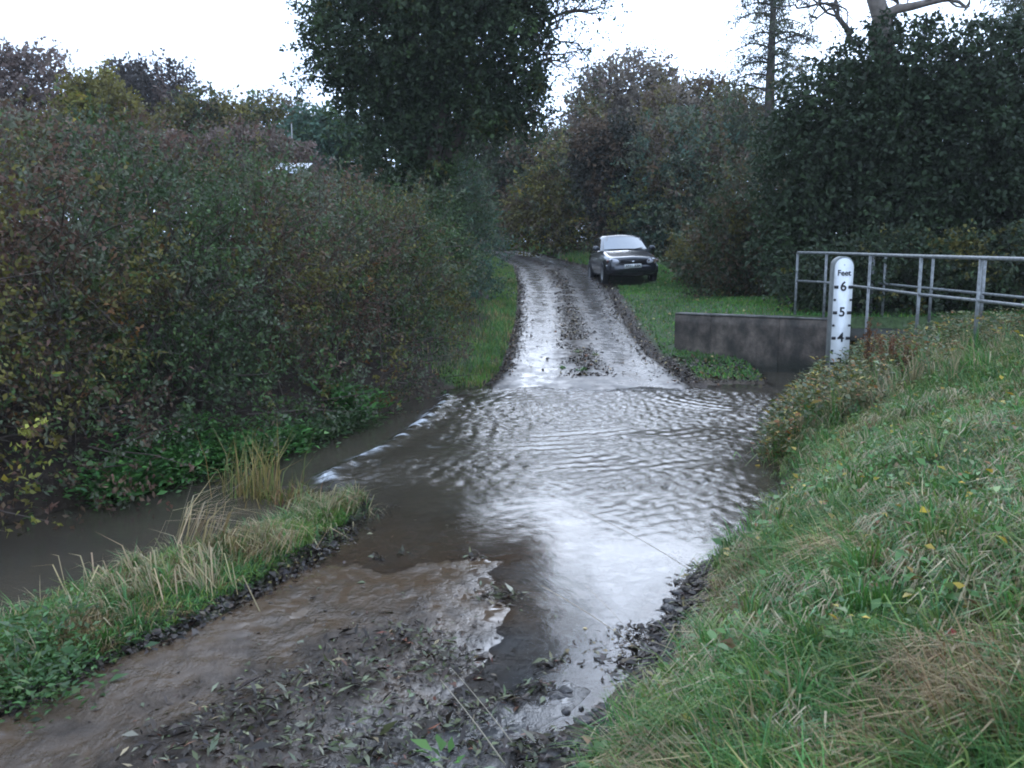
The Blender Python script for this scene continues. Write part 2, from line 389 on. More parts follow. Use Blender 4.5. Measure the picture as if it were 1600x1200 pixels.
# ------------------------------------------------------------------ lane ribbon
ys = axis([(-4, 3, .2), (3, 9, .035), (9, 26, .08), (26, 90, .4)])
us = np.linspace(0, 1, 64)
U, YY = np.meshgrid(us, ys)
XX = laneL(YY)*(1-U)+laneR(YY)*U
wob = .12*(fbm(YY*1.0, YY*0+3, 1.6, 3)-.5)*(U-.5)*2; XX = XX+wob
ZZ = height(np.clip(XX, laneL(YY)+1e-4, laneR(YY)-1e-4), YY)
e = np.minimum(U, 1-U)
ZZ = ZZ + .006*np.sign(e) - .05*sstep(.025, 0, e)
ZZ += .012*(fbm(XX, YY, 22, 2)-.5)*(YY < 9)
i = np.arange(len(ys)-1)[:, None]*len(us)+np.arange(len(us)-1)[None, :]
Q = np.stack([i, i+1, i+len(us)+1, i+len(us)], -1).reshape(-1, 4)
x, y, u = XX.ravel(), YY.ravel(), U.ravel()
f = fbm(x, y, 1.4, 4)
silt = np.where(y < 9, sstep(.85, .45, u+(f-.5)*.5), .12)*1.0
film = np.where(y < 9, .55+.58*sstep(.5, .72, u+(f-.5)*.3), .0)
film = np.where(y > 13, .22+.45*np.exp(-((u-.22)/.13)**2)+.5*np.exp(-((u-.78)/.13)**2)-.15*sstep(15.5, 14.0, y), film)
film = film*sstep(2.0, 3.6, y+u*2)
film = np.where(y < 9, np.maximum(film, 4.0*sstep(.045, .004, ZZ.ravel())), film)
for (px_, py_, rr_) in ((490, 940, .16), (455, 965, .13), (420, 1000, .12), (510, 1062, .10), (400, 1078, .14), (560, 1040, .08), (470, 1025, .09), (300, 1120, .12)):
    g_ = G(px_, py_, .02); dd_ = np.hypot((x-g_[0]), (y-g_[1])*.8)+.12*(fbm(x, y, 6, 3)-.5); film = np.maximum(film, 1.6*sstep(rr_, rr_*.55, dd_)*(y < 9))
mould = np.where(y < 9, .62*np.exp(-((u-.44)/.19)**2)*sstep(5.8, 4.2, y)+.12*sstep(5.5, 3.5, y), .0)
mould = np.where(y > 13, .85*np.exp(-((u-.5)/.13)**2)*sstep(14.0, 15.5, y)+.9*sstep(.08, .0, np.minimum(u, 1-u)), mould)
mould = np.clip(mould + .9*sstep(.06, 0, 1-u)*(y < 8), 0, 1)
lane = obj('lane', raw_mesh('lane', np.stack([x, y, ZZ.ravel()], 1), Q, col=np.stack([silt, film, mould], 1), smooth=True), mat_lane()); tag(lane, kind='structure')

# ------------------------------------------------------------------ stream and ford water
def water_level(x, y):
    d = x - foamX(y)
    w = -.055*sstep(.10, -.12, d)*sstep(7.5, 8.1, y)
    w = np.where((y < 7.9) & (x < laneL(y)-.1), -.055*sstep(7.0, 6.6, y)-.055*sstep(-1.3, -1.7, x)*(1-sstep(7.0, 6.6, y)), w)
    return w
xs = axis([(-14, -6, .3), (-6, -2.3, .09), (-2.3, 4.2, .026), (4.2, 16, .15)])
ys = axis([(2.6, 4.5, .06), (4.5, 13.9, .026), (13.9, 15.2, .1)])
X, Y, Q = grid(xs, ys)
Hh = height(X, Y); onl = (X > laneL(Y)) & (X < laneR(Y)); Hh = Hh + .006*onl
wl = water_level(X, Y)
rr = np.random.default_rng(5)
d = X-foamX(Y)
fordm = sstep(-.25, .25, d)*sstep(5.8, 8.2, Y+.25*np.clip(X-.8, 0, 3))*sstep(13.7, 13.1, Y)
calmR = sstep(1.9, 2.9, X)*sstep(9.6, 8.2, Y+(X-2.5)*.2)
calmL = sstep(1.2, -.6, X)*sstep(8.2, 7.0, Y)
env = (.35+1.3*sstep(.3, .7, fbm(X*1.0, Y*1.6, .8, 3)))
amp = fordm*(1-.8*calmR)*(1-.7*calmL)*env
amp = np.maximum(amp, .05)
amp = np.where(d < -.2, .09, amp)
w = np.zeros_like(X)
for kx in range(72):
    lam = np.exp(rr.uniform(np.log(.085), np.log(.25))); th = rr.normal(math.pi*.90, .65)
    kk = 2*np.pi/lam; ph = rr.uniform(0, 6.28)
    a0 = .0125*lam/math.sqrt(72)*4.6
    wx = X+.10*(fbm(X, Y, 1.7, 2)-.5); wy = Y+.10*(fbm(Y+9, X, 1.7, 2)-.5)
    e2 = .5+.5*np.sin(X*rr.normal(0, 1.5)+Y*rr.normal(0, 1.5)+rr.uniform(0, 6.28))
    sn = np.sin(kk*(wx*math.cos(th)+wy*math.sin(th))+ph)
    w += a0*e2*(sn + .35*np.cos(2*kk*(wx*math.cos(th)+wy*math.sin(th))+2*ph))
# long standing chevrons and the foam lip
rc = np.hypot(X-4.3, (Y-13.2)*1.15); chev = .0065*np.sin(30*rc+5*fbm(X, Y, 1.1, 2))*np.exp(-((rc-2.4)/1.5)**2)*(.3+1.4*fbm(X, Y, 2.3, 2))
rc2 = np.hypot(X+.4, (Y-13.8)*.9); chev = chev + .005*np.sin(34*rc2+6*fbm(Y, X, 1.3, 2))*np.exp(-((rc2-3.6)/1.6)**2)*(.2+1.3*fbm(Y, X, 1.9, 2))
lip = .028*np.exp(-((d-.02)/.10)**2)*(Y > 8.0)*(Y < 12.8)*(.6+.8*fbm(X, Y, 5, 2)) - .02*np.exp(-((d-.28)/.14)**2)*(Y > 8)*(Y < 12.8)
Z = wl + w*amp + chev*fordm + lip
depth = Z-Hh
foamv = 1.5*np.exp(-((d-.02-.10*(fbm(Y, X, 3, 2)-.5))/.075)**2)*(Y > 8.0)*(Y < 12.9)*sstep(.47, .58, fbm(Y*2.6, X*1.2, 3.4, 3)+.03)
foamv += .75*np.exp(-((d-.35-.25*(fbm(Y, X, 1.5, 2)-.5))/.22)**2)*sstep(.62, .75, fbm(X*1.0, Y*1.0, 9, 2))*(Y > 8)*(Y < 12.6)
foamv = foamv + .12*fordm*sstep(.76, .88, fbm(X, Y*1.3, 7, 3))
opac = np.clip(1-np.exp(-np.maximum(depth, 0)*16), 0, 1)
opac = np.where((depth < .05) & (Y < 8), opac*.8, opac)
rough_w = np.clip(.06+amp*.8, 0, 1); rough_w = np.where(d < -.2, .22, rough_w)
keep = (depth[Q] > -.03).any(axis=1)
Q = Q[keep]
us_, inv = np.unique(Q, return_inverse=True)
wat = obj('stream_water', raw_mesh('stream_water', np.stack([X, Y, Z], 1)[us_], inv.reshape(-1, 4), col=np.stack([opac, np.clip(foamv, 0, 1), rough_w], 1)[us_], smooth=True), mat_water()); tag(wat, kind='structure')

# ------------------------------------------------------------------ concrete wing wall at the far bank
def mat_concrete(name, c0, c1):
    m, n, k, b = mat_new(name)
    t = n.new('ShaderNodeTexCoord'); V = t.outputs['Object']
    x = noise_node(n, k, V, 2.2, 8, .65); y_ = noise_node(n, k, V, 30, 5, .6); z_ = noise_node(n, k, V, 3, 6, .65, (1.3, 1.3, .7))
    r = n.new('ShaderNodeValToRGB'); k.new(x.outputs[0], r.inputs[0]); r.color_ramp.elements[0].position = .35; r.color_ramp.elements[1].position = .68
    r.color_ramp.elements[0].color = (*c0, 1); r.color_ramp.elements[1].color = (*c1, 1)
    ad = n.new('ShaderNodeMix'); ad.data_type = 'RGBA'; ad.inputs[6].default_value = (.016, .015, .011, 1)
    mr = n.new('ShaderNodeMapRange'); mr.inputs[1].default_value = .4; mr.inputs[2].default_value = .6; k.new(z_.outputs[0], mr.inputs[0]); mr.inputs[3].default_value = .3
    k.new(mr.outputs[0], ad.inputs[0]); k.new(r.outputs[0], ad.inputs[7]); k.new(ad.outputs[2], b.inputs['Base Color'])
    b.inputs['Roughness'].default_value = .8
    sx_ = n.new('ShaderNodeSeparateXYZ'); k.new(V, sx_.inputs[0]); zz_ = math_node(n, k, 'MULTIPLY_ADD', x.outputs[0], .35, sx_.outputs[2])
    tm = n.new('ShaderNodeMapRange'); tm.inputs[1].default_value = .28; tm.inputs[2].default_value = .52; tm.inputs[3].default_value = .85; tm.inputs[4].default_value = 0; k.new(zz_, tm.inputs[0])
    ta = n.new('ShaderNodeMix'); ta.data_type = 'RGBA'; k.new(tm.outputs[0], ta.inputs[0]); k.new(ad.outputs[2], ta.inputs[6]); ta.inputs[7].default_value = (.018, .020, .012, 1); k.new(ta.outputs[2], b.inputs['Base Color'])
    bump_chain(n, k, b, [(y_.outputs[0], .7, .012), (x.outputs[0], .6, .04)])
    return m
M_CONC = mat_concrete('stained_concrete', (.045, .034, .026), (.20, .155, .12))
M_COPE = mat_concrete('weathered_coping', (.07, .065, .055), (.22, .21, .19))
M_MORT = mat_plain('concrete_joint', (.05, .045, .04), .9)
wall = empty('wing_wall', (*WALL[0], 0), 'low stained concrete wing wall beyond the ford, left of the footbridge', 'wall')
pts = [np.array(p) for p in WALL]; pts = [pts[0], pts[1], pts[2], np.array(WALL[3])]
for j in range(3):
    a, b_ = pts[j], pts[j+1]; dd = b_-a; L_ = np.linalg.norm(dd); dd /= L_; nrml = np.array([-dd[1], dd[0]])   # away from the camera
    gap = .008 if j else 0
    nseg = max(2, int(L_/.12)); V = []; Qs = []
    nh = 9
    for s in range(nseg+1):
        q = a + dd*(gap + (L_-gap)*s/nseg)
        for h in range(nh+1):
            z0 = -.5 + (.93+.5)*h/nh
            j_ = .012*(float(fbm(np.array([q[0]*3+z0*2.0]), np.array([q[1]*3+z0*3]), 1.5, 3)[0])-.5)
            V.append((*(q - nrml*(j_+.005)), z0 if h < nh else .93 - .012*float(vnoise(np.array([q[0]*7]), np.array([q[1]*7]))[0])))
    base = len(V)
    for s in range(nseg+1):
        q = a + dd*(gap + (L_-gap)*s/nseg) + nrml*.30
        V.append((*q, .93)); V.append((*q, -.5))
    for s in range(nseg):
        for h in range(nh):
            i0 = s*(nh+1)+h; Qs.append((i0, i0+nh+1, i0+nh+2, i0+1))
        t0 = s*(nh+1)+nh; Qs.append((t0, t0+nh+1, base+2*(s+1), base+2*s))
        Qs.append((base+2*s, base+2*s+2, base+2*s+3, base+2*s+1))
    for s in (0, nseg):
        for h in range(nh):
            i0 = s*(nh+1)
        Qs.append((i0, i0+nh, base+2*s, base+2*s+1) if s == 0 else (i0+nh, i0, base+2*s+1, base+2*s))
    o = obj('wall_panel', raw_mesh('wall_panel', shift(V, wall), Qs), M_CONC, wall)
    m_ = MB(); p0 = a+dd*gap; p1 = b_
    q = [p0-nrml*.012, p1-nrml*.012, p1+nrml*.31, p0+nrml*.31]
    V = [(*v, .93) for v in q]+[(*v, .955) for v in q]
    m_.add(V, [(0,3,2,1),(4,5,6,7),(0,1,5,4),(1,2,6,5),(2,3,7,6),(3,0,4,7)]); m_.build('coping', M_COPE, wall)

# ------------------------------------------------------------------ footbridge with tubular handrails
M_GALV = mat_plain('galvanised_tube', (.21, .215, .21), .5, metal=.3, noise=.4, nscale=20)
fb = empty('footbridge', (5.9, 13.2, 1.0), 'narrow footbridge with grey tubular handrails on both sides, crossing the stream beside the ford', 'bridge')
dk = MB(); dk.box((5.45, 12.2, .66), (6.5, 15.3, .78)); dk.build('deck', M_CONC, fb)
def polyrail(pts, r=.024):
    m_ = MB(); m_.tube(pts, r, 8, True); return m_
nearP = [(5.02, 15.75), (5.3, 15.1), (5.32, 13.3), (5.3, 11.6), (5.42, 10.35), (5.5, 8.8), (5.6, 7.3)]
farP = [(6.3, 15.6), (6.34, 15.2), (6.42, 13.65), (6.5, 12.3), (6.58, 10.9), (6.65, 9.3), (6.7, 7.6)]
def topz(y): return 2.0 + .008*(y-10)
for row, off in ((nearP, 0), (farP, -.03)):
    polyrail([(x, y, topz(y)+off) for x, y in row]).build('rail', M_GALV, fb, smooth=True)
    polyrail([(x, y, topz(y)-.49+off) for x, y in row], .02).build('rail', M_GALV, fb, smooth=True)
    for (x, y) in row:
        m_ = MB(); zb = min(.98, hz(x, y)) if not (11.2 < y < 15.6 and x > 5.38) else 1.0
        if y > 14.5: zb = min(zb, .93) if x < 5.38 else 1.0
        m_.tube([(x, y, zb-.1), (x, y, topz(y)+off-.012)], .023, 8, True)
        po = m_.build('post', M_GALV, fb, smooth=True)
m_ = MB(); m_.tube([(5.02, 15.75, topz(15.75)), (6.3, 15.6+.3, topz(15.7)-.03)], .022, 8, True)

# ------------------------------------------------------------------ flood depth gauge
M_WHITE = mat_plain('white_enamel', (.72, .725, .72), .4, noise=.14, nscale=7)
M_BLACK = mat_plain('black_enamel', (.012, .012, .014), .4)
M_POST = mat_plain('weathered_grey_post', (.20, .21, .20), .7, noise=.25, nscale=10, bump=.2)
M_DIRT = mat_plain('dried_splash', (.22, .19, .15), .8, noise=.3, nscale=30)
GX, GY = 3.94, 10.6
gauge = empty('depth_gauge', (GX, GY, 0), 'tall white round topped flood depth gauge marked in feet, before the footbridge', 'depth gauge')
def tombstone(w, z0, z1, y0, y1, mbx, bev=.004):
    r = w/2; pts = [(-r, z0), (r, z0)] + [(r*math.cos(a), z1-r+r*math.sin(a)) for a in np.linspace(0, math.pi, 17)]
    n_ = len(pts); V = [(x, y0, z) for x, z in pts]+[(x, y1, z) for x, z in pts]
    c0 = len(V); V += [(0, y0, (z0+z1)/2), (0, y1, (z0+z1)/2)]
    Qs = [(i_, i_+n_, (i_+1) % n_+n_, (i_+1) % n_) for i_ in range(n_)]
    T = [(c0, i_, (i_+1) % n_) for i_ in range(n_)] + [(c0+1, (i_+1) % n_+n_, i_+n_) for i_ in range(n_)]
    mbx.add(V, Qs, T)
a_ = MB(); tombstone(.225, -.25, 2.02, .012, .16, a_); a_.build('post', M_POST, gauge, world=False)
a_ = MB(); tombstone(.222, -.16, 2.0, 0, .010, a_); a_.build('board', M_WHITE, gauge, world=False)
FT = .3048
for ft in np.arange(1, 6.6, .5):
    z = ft*FT-.17
    if z > 1.7 or z < .4: continue
    big = abs(ft-round(ft)) < .01
    wv, hv_ = (.050, .036) if big else (.028, .026)
    for s in (-1, 1):
        m_ = MB(); x0 = s*.110; x1 = s*(.110-wv); m_.box((min(x0, x1), -.004, z-hv_/2), (max(x0, x1), -.0005, z+hv_/2)); m_.build('scale_mark', M_BLACK, gauge, world=False)
def text(body, size, loc, parent, mat, name, rz=0, rx=math.pi/2, ext=.0015, off=0.0, sx=1):
    cu = bpy.data.curves.new(name, 'FONT'); cu.body = body; cu.size = size; cu.align_x = 'CENTER'; cu.align_y = 'CENTER'; cu.extrude = ext; cu.offset = off; cu.resolution_u = 4
    o = bpy.data.objects.new(name, cu); COL.objects.link(o); cu.materials.append(mat); o.parent = parent
    bpy.context.view_layer.update(); me = bpy.data.meshes.new_from_object(o.evaluated_get(bpy.context.evaluated_depsgraph_get())); bpy.data.objects.remove(o)
    if not me.materials: me.materials.append(mat)
    o = bpy.data.objects.new(name, me); COL.objects.link(o); o.parent = parent
    o.location = loc; o.rotation_euler = (rx, 0, rz); o.scale = (sx, 1, 1); return o
for ft in (6, 5, 4, 3): text(str(ft), .155, (0, -.003, ft*FT-.17+.005), gauge, M_BLACK, 'numeral', off=.003)
text('Feet', .092, (0, -.003, 6*FT-.17+.165), gauge, M_BLACK, 'word', off=.0018)
for kx in range(4):
    m_ = MB(); z = [1.98, 1.62, 1.2, .85][kx]-.06; th = np.arange(8)*math.pi/4; m_.add([(math.cos(t)*.006, -.004, z+math.sin(t)*.006) for t in th]+[(math.cos(t)*.006, 0, z+math.sin(t)*.006) for t in th], [(i_, (i_+1) % 8, (i_+1) % 8+8, i_+8) for i_ in range(8)]+[(0, 3, 2, 1), (0, 5, 4, 3), (0, 7, 6, 5)])
    if kx == 0: m_.build('screw', M_POST, gauge, world=False)

# ------------------------------------------------------------------ parked car
M_PAINT = mat_plain('dark_navy_paint', (.007, .009, .018), .3, metal=.1, spec=.6, coat=1.0)
M_PAINT.node_tree.nodes['Principled BSDF'].inputs['Coat IOR'].default_value = 1.55
M_TRIM = mat_plain('black_plastic', (.012, .012, .014), .5)
M_TYRE = mat_plain('tyre_rubber', (.015, .015, .016), .8)
M_RIM = mat_plain('grey_alloy', (.30, .30, .31), .35, metal=.7)
M_LAMP = mat_plain('headlight_glass', (.62, .60, .64), .12, metal=.0, coat=1)
M_GLASS = mat_plain('car_glass', (.02, .024, .028), .03, spec=1.0, coat=1); M_GLASS.node_tree.nodes['Principled BSDF'].inputs['IOR'].default_value = 1.9
M_CHROME = mat_plain('bright_metal', (.6, .6, .62), .2, metal=1)
M_PLATE = mat_plain('number_plate_white', (.75, .75, .72), .4)
M_AMBER = mat_plain('indicator_lens', (.13, .05, .04), .2, coat=1)
car = empty('parked_car', (3.40, 27.9, 1.06), 'dark hatchback parked half on the verge beside the lane, facing the ford', 'car', rz=R(-1.5))
car.rotation_euler = (R(-1.6), R(-1.0), R(4.0)); car.scale = (.96, 1, 1.07)
def loft(st, ring, name, mat, parent, sub=1, caps=True):
    V = []; nr = None
    for s in st:
        r_ = ring(*s); full = r_ + [(-x, y, z) for x, y, z in reversed(r_)][0:]
        nr = len(full); V += full
    Qs = []
    for i_ in range(len(st)-1):
        for j_ in range(nr):
            a0 = i_*nr+j_; b0 = i_*nr+(j_+1) % nr; Qs.append((a0, b0, b0+nr, a0+nr))
    T = []
    if caps:
        for i_, fl in ((0, 1), (len(st)-1, 0)):
            c0 = len(V); rg = np.array(V[i_*nr:(i_+1)*nr]); V.append(tuple(rg.mean(0)))
            for j_ in range(nr):
                t = (c0, i_*nr+(j_+1) % nr, i_*nr+j_); T.append(t if fl else t[::-1])
    o = obj(name, raw_mesh(name, V, Qs, T, smooth=True), mat, parent)
    if sub:
        md = o.modifiers.new('sub', 'SUBSURF'); md.levels = sub; md.render_levels = sub
    return o
def bring(y, w, zb, zt):
    return [(.02, y, zb), (w*.8, y, zb), (w*.965, y, zb+.10), (w*1.0, y, zb+(zt-zb)*.45), (w*.985, y, zb+(zt-zb)*.75), (w*.93, y, zt-.03), (w*.75, y, zt+.008), (.02, y, zt+.03)]
body_st = [(-1.90, .62, .34, .665), (-1.875, .72, .26, .695), (-1.80, .77, .22, .725), (-1.55, .805, .2, .785), (-1.2, .82, .2, .86), (-.80, .825, .2, .94), (-.5, .825, .2, .945), (.4, .825, .2, .955), (1.3, .82, .2, .96), (1.7, .79, .22, .95), (1.86, .72, .28, .86), (1.9, .6, .34, .75)]
loft(body_st, bring, 'body', M_PAINT, car)
def cring(y, wl_, wr, zb, zt):
    return [(.02, y, zb), (wl_, y, zb), (wl_*.5+wr*.5+.015, y, zb*.5+zt*.5), (wr+.01, y, zt-.03), (wr-.07, y, zt), (.02, y, zt+.02)]
# the cabin: windscreen and tailgate slope, so it is built from its bottom and top outlines
def cabin():
    bot = [(-.74, -.80, .93), (-.76, 1.62, .94), (.76, 1.62, .94), (.74, -.80, .93)]
    rows = []
    def outline(yf, yb, w, z, crown=0):
        r_ = []
        for t in np.linspace(-1, 1, 7): r_.append((w*t, yf-.10*(1-t*t), z+crown*(1-t*t)))
        for t in np.linspace(1, -1, 7): r_.append((w*.97*t, yb+.06*(1-t*t), z+crown*(1-t*t)))
        return r_
    rows = [outline(-.80, 1.68, .765, .92), outline(-.22+.10, 1.36, .625, 1.325, .02), outline(-.10+.10, 1.24, .585, 1.37, .03), outline(.2, .95, .42, 1.395, .03)]
    V = [p for r_ in rows for p in r_]; nr = 14; Qs = []
    for i_ in range(3):
        for j_ in range(nr): Qs.append((i_*nr+j_, i_*nr+(j_+1) % nr, (i_+1)*nr+(j_+1) % nr, (i_+1)*nr+j_))
    for j_ in range(6): Qs.append((3*nr+j_, 3*nr+j_+1, 3*nr+12-j_, 3*nr+13-j_))
    o = obj('roof', raw_mesh('roof', V, Qs, smooth=True), M_PAINT, car); return rows
rows = cabin()
def panel(name, mat, quad, nu=6, nv=3, off=.008, normal=(0, -1, .6), bow=None, parent=car):
    q = [np.array(p, float) for p in quad]; V = []; nn_ = norm(np.array(normal, float))
    for v in np.linspace(0, 1, nv+1):
        for u in np.linspace(0, 1, nu+1):
            p = (q[0]*(1-u)+q[1]*u)*(1-v)+(q[3]*(1-u)+q[2]*u)*v
            if bow is not None: p = p + np.array(bow)*(1-(2*u-1)**2)
            V.append(p+nn_*off)
    Qs = [(j*(nu+1)+i_, j*(nu+1)+i_+1, (j+1)*(nu+1)+i_+1, (j+1)*(nu+1)+i_) for j in range(nv) for i_ in range(nu)]
    V2 = [v-nn_*.006 for v in V]; n_ = len(V); Q2 = [tuple(x_+n_ for x_ in q_[::-1]) for q_ in Qs]
    o = obj(name, raw_mesh(name, V+V2, Qs+Q2, smooth=True), mat, parent); return o
panel('windscreen', M_GLASS, [(-.68, -.76, .955), (.68, -.76, .955), (.575, -.165, 1.30), (-.575, -.165, 1.30)], bow=(0, -.10, .012), normal=(0, -.5, .86))
for s in (-1, 1):
    n_ = (s, 0, .3)
    o = panel('side_window', M_GLASS, [(s*.757, -.48, .965), (s*.757, .38, .965), (s*.64, .38, 1.29), (s*.64, -.03, 1.29)], normal=n_, off=.006)
    o = panel('side_window', M_GLASS, [(s*.757, .44, .965), (s*.757, 1.42, .965), (s*.64, 1.22, 1.29), (s*.64, .44, 1.29)], normal=n_, off=.006)
panel('rear_window', M_GLASS, [(.66, 1.66, .97), (-.66, 1.66, .97), (-.56, 1.42, 1.28), (.56, 1.42, 1.28)], normal=(0, 1, .4), bow=(0, .06, 0), off=.01)
def blob(name, mat, c, r, parent, n1=12, n2=8, rot=(0, 0, 0), power=1.0):
    V = []; Qs = []
    for i_ in range(n2+1):
        ph = math.pi*i_/n2
        for j_ in range(n1):
            th = 2*math.pi*j_/n1
            f_ = lambda v: math.copysign(abs(v)**power, v)
            V.append((f_(math.sin(ph)*math.cos(th))*r[0], f_(math.sin(ph)*math.sin(th))*r[1], f_(math.cos(ph))*r[2]))
    for i_ in range(n2):
        for j_ in range(n1): Qs.append((i_*n1+j_, i_*n1+(j_+1) % n1, (i_+1)*n1+(j_+1) % n1, (i_+1)*n1+j_))
    o = obj(name, raw_mesh(name, V, Qs, smooth=True), mat, parent); o.location = c; o.rotation_euler = rot; return o
for s in (-1, 1):
    hl = blob('headlight', M_LAMP, (s*.57, -1.83, .615), (.165, .075, .07), car, rot=(R(-18), R(-s*10), R(s*26)), power=.75)
    blob('indicator_lamp', M_AMBER, (s*.74, -1.755, .62), (.045, .08, .05), car, rot=(0, 0, R(s*40)), power=.8)
    mr_ = blob('door_mirror', M_PAINT, (s*.90, -.55, 1.00), (.10, .06, .07), car, power=.7)
    m_ = MB(); m_.tube([(s*.77, -.55, .95), (s*.85, -.55, .99)], .02, 6, True); m_.build('mirror_arm', M_TRIM, car, world=False)
m_ = MB(); m_.box((-.37, -1.925, .56), (.37, -1.86, .645)); gr = m_.build('grille', M_TRIM, car, world=False)
for z in (.57, .595, .62):
    m_ = MB(); m_.box((-.34, -1.931, z-.004), (.34, -1.9255, z+.004)); m_.build('grille_bar', M_TRIM, gr, world=False)
blob('badge', M_CHROME, (0, -1.932, .60), (.045, .012, .022), car)
m_ = MB(); m_.box((-.30, -1.93, .25), (.30, -1.85, .34)); m_.build('lower_grille', M_TRIM, car, world=False)
bp = loft([(-.80, .04, 0, 0), (-.76, .07, 0, 0), (-.5, .09, 0, 0), (0, .10, 0, 0), (.5, .09, 0, 0), (.76, .07, 0, 0), (.80, .04, 0, 0)], lambda x, a, b, c: [(.001, -a, .45-a*.9), (.001, a, .45-a*.9)], 'bump', M_PAINT, None, 0, True); bpy.data.objects.remove(bp)
V = []; Qs = []; nb_ = 13
for i_, t in enumerate(np.linspace(-1, 1, nb_)):
    x_ = .80*t; yf = -1.955 + .17*abs(t)**3
    for (dy, dz) in ((.10, -.13), (.02, -.12), (0, -.03), (0, .05), (.03, .09), (.12, .10)): V.append((x_, yf+dy, .42+dz))
for i_ in range(nb_-1):
    for j_ in range(5): a0 = i_*6+j_; Qs.append((a0, a0+6, a0+7, a0+1))
obj('front_bumper', raw_mesh('front_bumper', V, Qs, smooth=True), M_PAINT, car)
pl = MB(); pl.box((-.26, -1.972, .425), (.26, -1.96, .535)); plate = pl.build('number_plate', M_PLATE, car, world=False)
plate.rotation_euler = (0, R(2.0)*-1, 0)
text('AR51', .095, (-.115, -1.9735, .48), plate, M_BLACK, 'plate_text', off=.002, sx=1.0); text('KSH', .095, (.135, -1.9735, .48), plate, M_BLACK, 'plate_text', off=.002, sx=1.0)
for s in (-1, 1):
    for yy in (-1.22, 1.22):
        w = bpy.data.objects.new('wheel', None); 
        m_ = MB(); th = np.arange(24)*2*np.pi/24
        prof_ = [(.17, -.08), (.25, -.095), (.285, -.08), (.295, -.04), (.295, .04), (.285, .08), (.25, .095), (.17, .08)]
        V = [(s*.745+px_, yy+math.cos(t)*r_, .295+math.sin(t)*r_) for (r_, px_) in prof_ for t in th]
        Qs = [(i_*24+j_, i_*24+(j_+1) % 24, (i_+1)*24+(j_+1) % 24, (i_+1)*24+j_) for i_ in range(7) for j_ in range(24)]
        wo = obj('wheel', raw_mesh('wheel', V, Qs, smooth=True), M_TYRE, car)
        xo = s*(.745+.085); V = [(xo, yy, .295)]+[(xo-s*.0, yy+math.cos(t)*.18, .295+math.sin(t)*.18) for t in th]+[(xo-s*.05, yy+math.cos(t)*.185, .295+math.sin(t)*.185) for t in th]
        T = [(0, 1+j_, 1+(j_+1) % 24) for j_ in range(24)]; Qs = [(1+j_, 1+(j_+1) % 24, 25+(j_+1) % 24, 25+j_) for j_ in range(24)]
        obj('rim', raw_mesh('rim', V, Qs, T), M_RIM, wo)
        V = [(s*.829, yy+math.cos(t)*r_, .295+math.sin(t)*r_) for r_ in (.30, .355) for t in np.linspace(-.25, math.pi+.25, 17)]
        V += [(s*.70, v[1], v[2]) for v in V]
        Qs = [(j_, j_+1, 17+j_+1, 17+j_) for j_ in range(16)]+[(34+j_, j_, j_+1, 34+j_+1) for j_ in range(16)]
        obj('wheel_arch', raw_mesh('wheel_arch', V, Qs), M_TRIM, car)
for s in (0, 1):
    m_ = MB(); m_.tube([(-.35+s*.55, -.86, .955), (.05+s*.5, -.77, 1.005)], .008, 5, True); m_.build('wiper', M_TRIM, car, world=False)

# ------------------------------------------------------------------ foliage generators
def unit(n, rng): 
    v = rng.normal(size=(n, 3)); return norm(v)
def lump(v, seeds):                   # low frequency bumps over a sphere
    r_ = np.zeros(len(v))
    for a, f_, p in seeds: r_ += np.sin((v@a)*f_+p)
    return r_/len(seeds)
def mk_seeds(rng, n=5, f0=3.5, f1=8): return [(norm(rng.normal(size=3)), rng.uniform(f0, f1), rng.uniform(0, 6.28)) for _ in range(n)]
def shoots(blobs, n, rng, up=.35, rough=.32, shell=.22, front=.5, zmin=None):
    """base points and directions of n shoots spread through a set of ellipsoids (cx,cy,cz,rx,ry,rz)"""
    B = np.array(blobs, float); vol = (B[:, 3]*B[:, 5])**1.0; idx = rng.choice(len(B), n, p=vol/vol.sum())
    v = unit(n, rng)
    fl = (v[:, 1] > 0) & (rng.random(n) < front); v[fl, 1] *= -1
    sd = mk_seeds(rng); sd2 = mk_seeds(rng, 6, 9, 18)
    rad = (rng.random(n)**shell)
    key = v + B[idx, :3]*.37
    rad = rad*(1+rough*lump(key, sd)+rough*.5*lump(key, sd2))
    p = B[idx, :3] + v*B[idx, 3:6]*rad[:, None]
    d = norm(v + unit(n, rng)*.7 + np.array([0, 0, up]))
    if zmin is not None:
        k_ = p[:, 2] > zmin(p[:, 0], p[:, 1]); p, d, idx = p[k_], d[k_], idx[k_]
    return p, d, idx
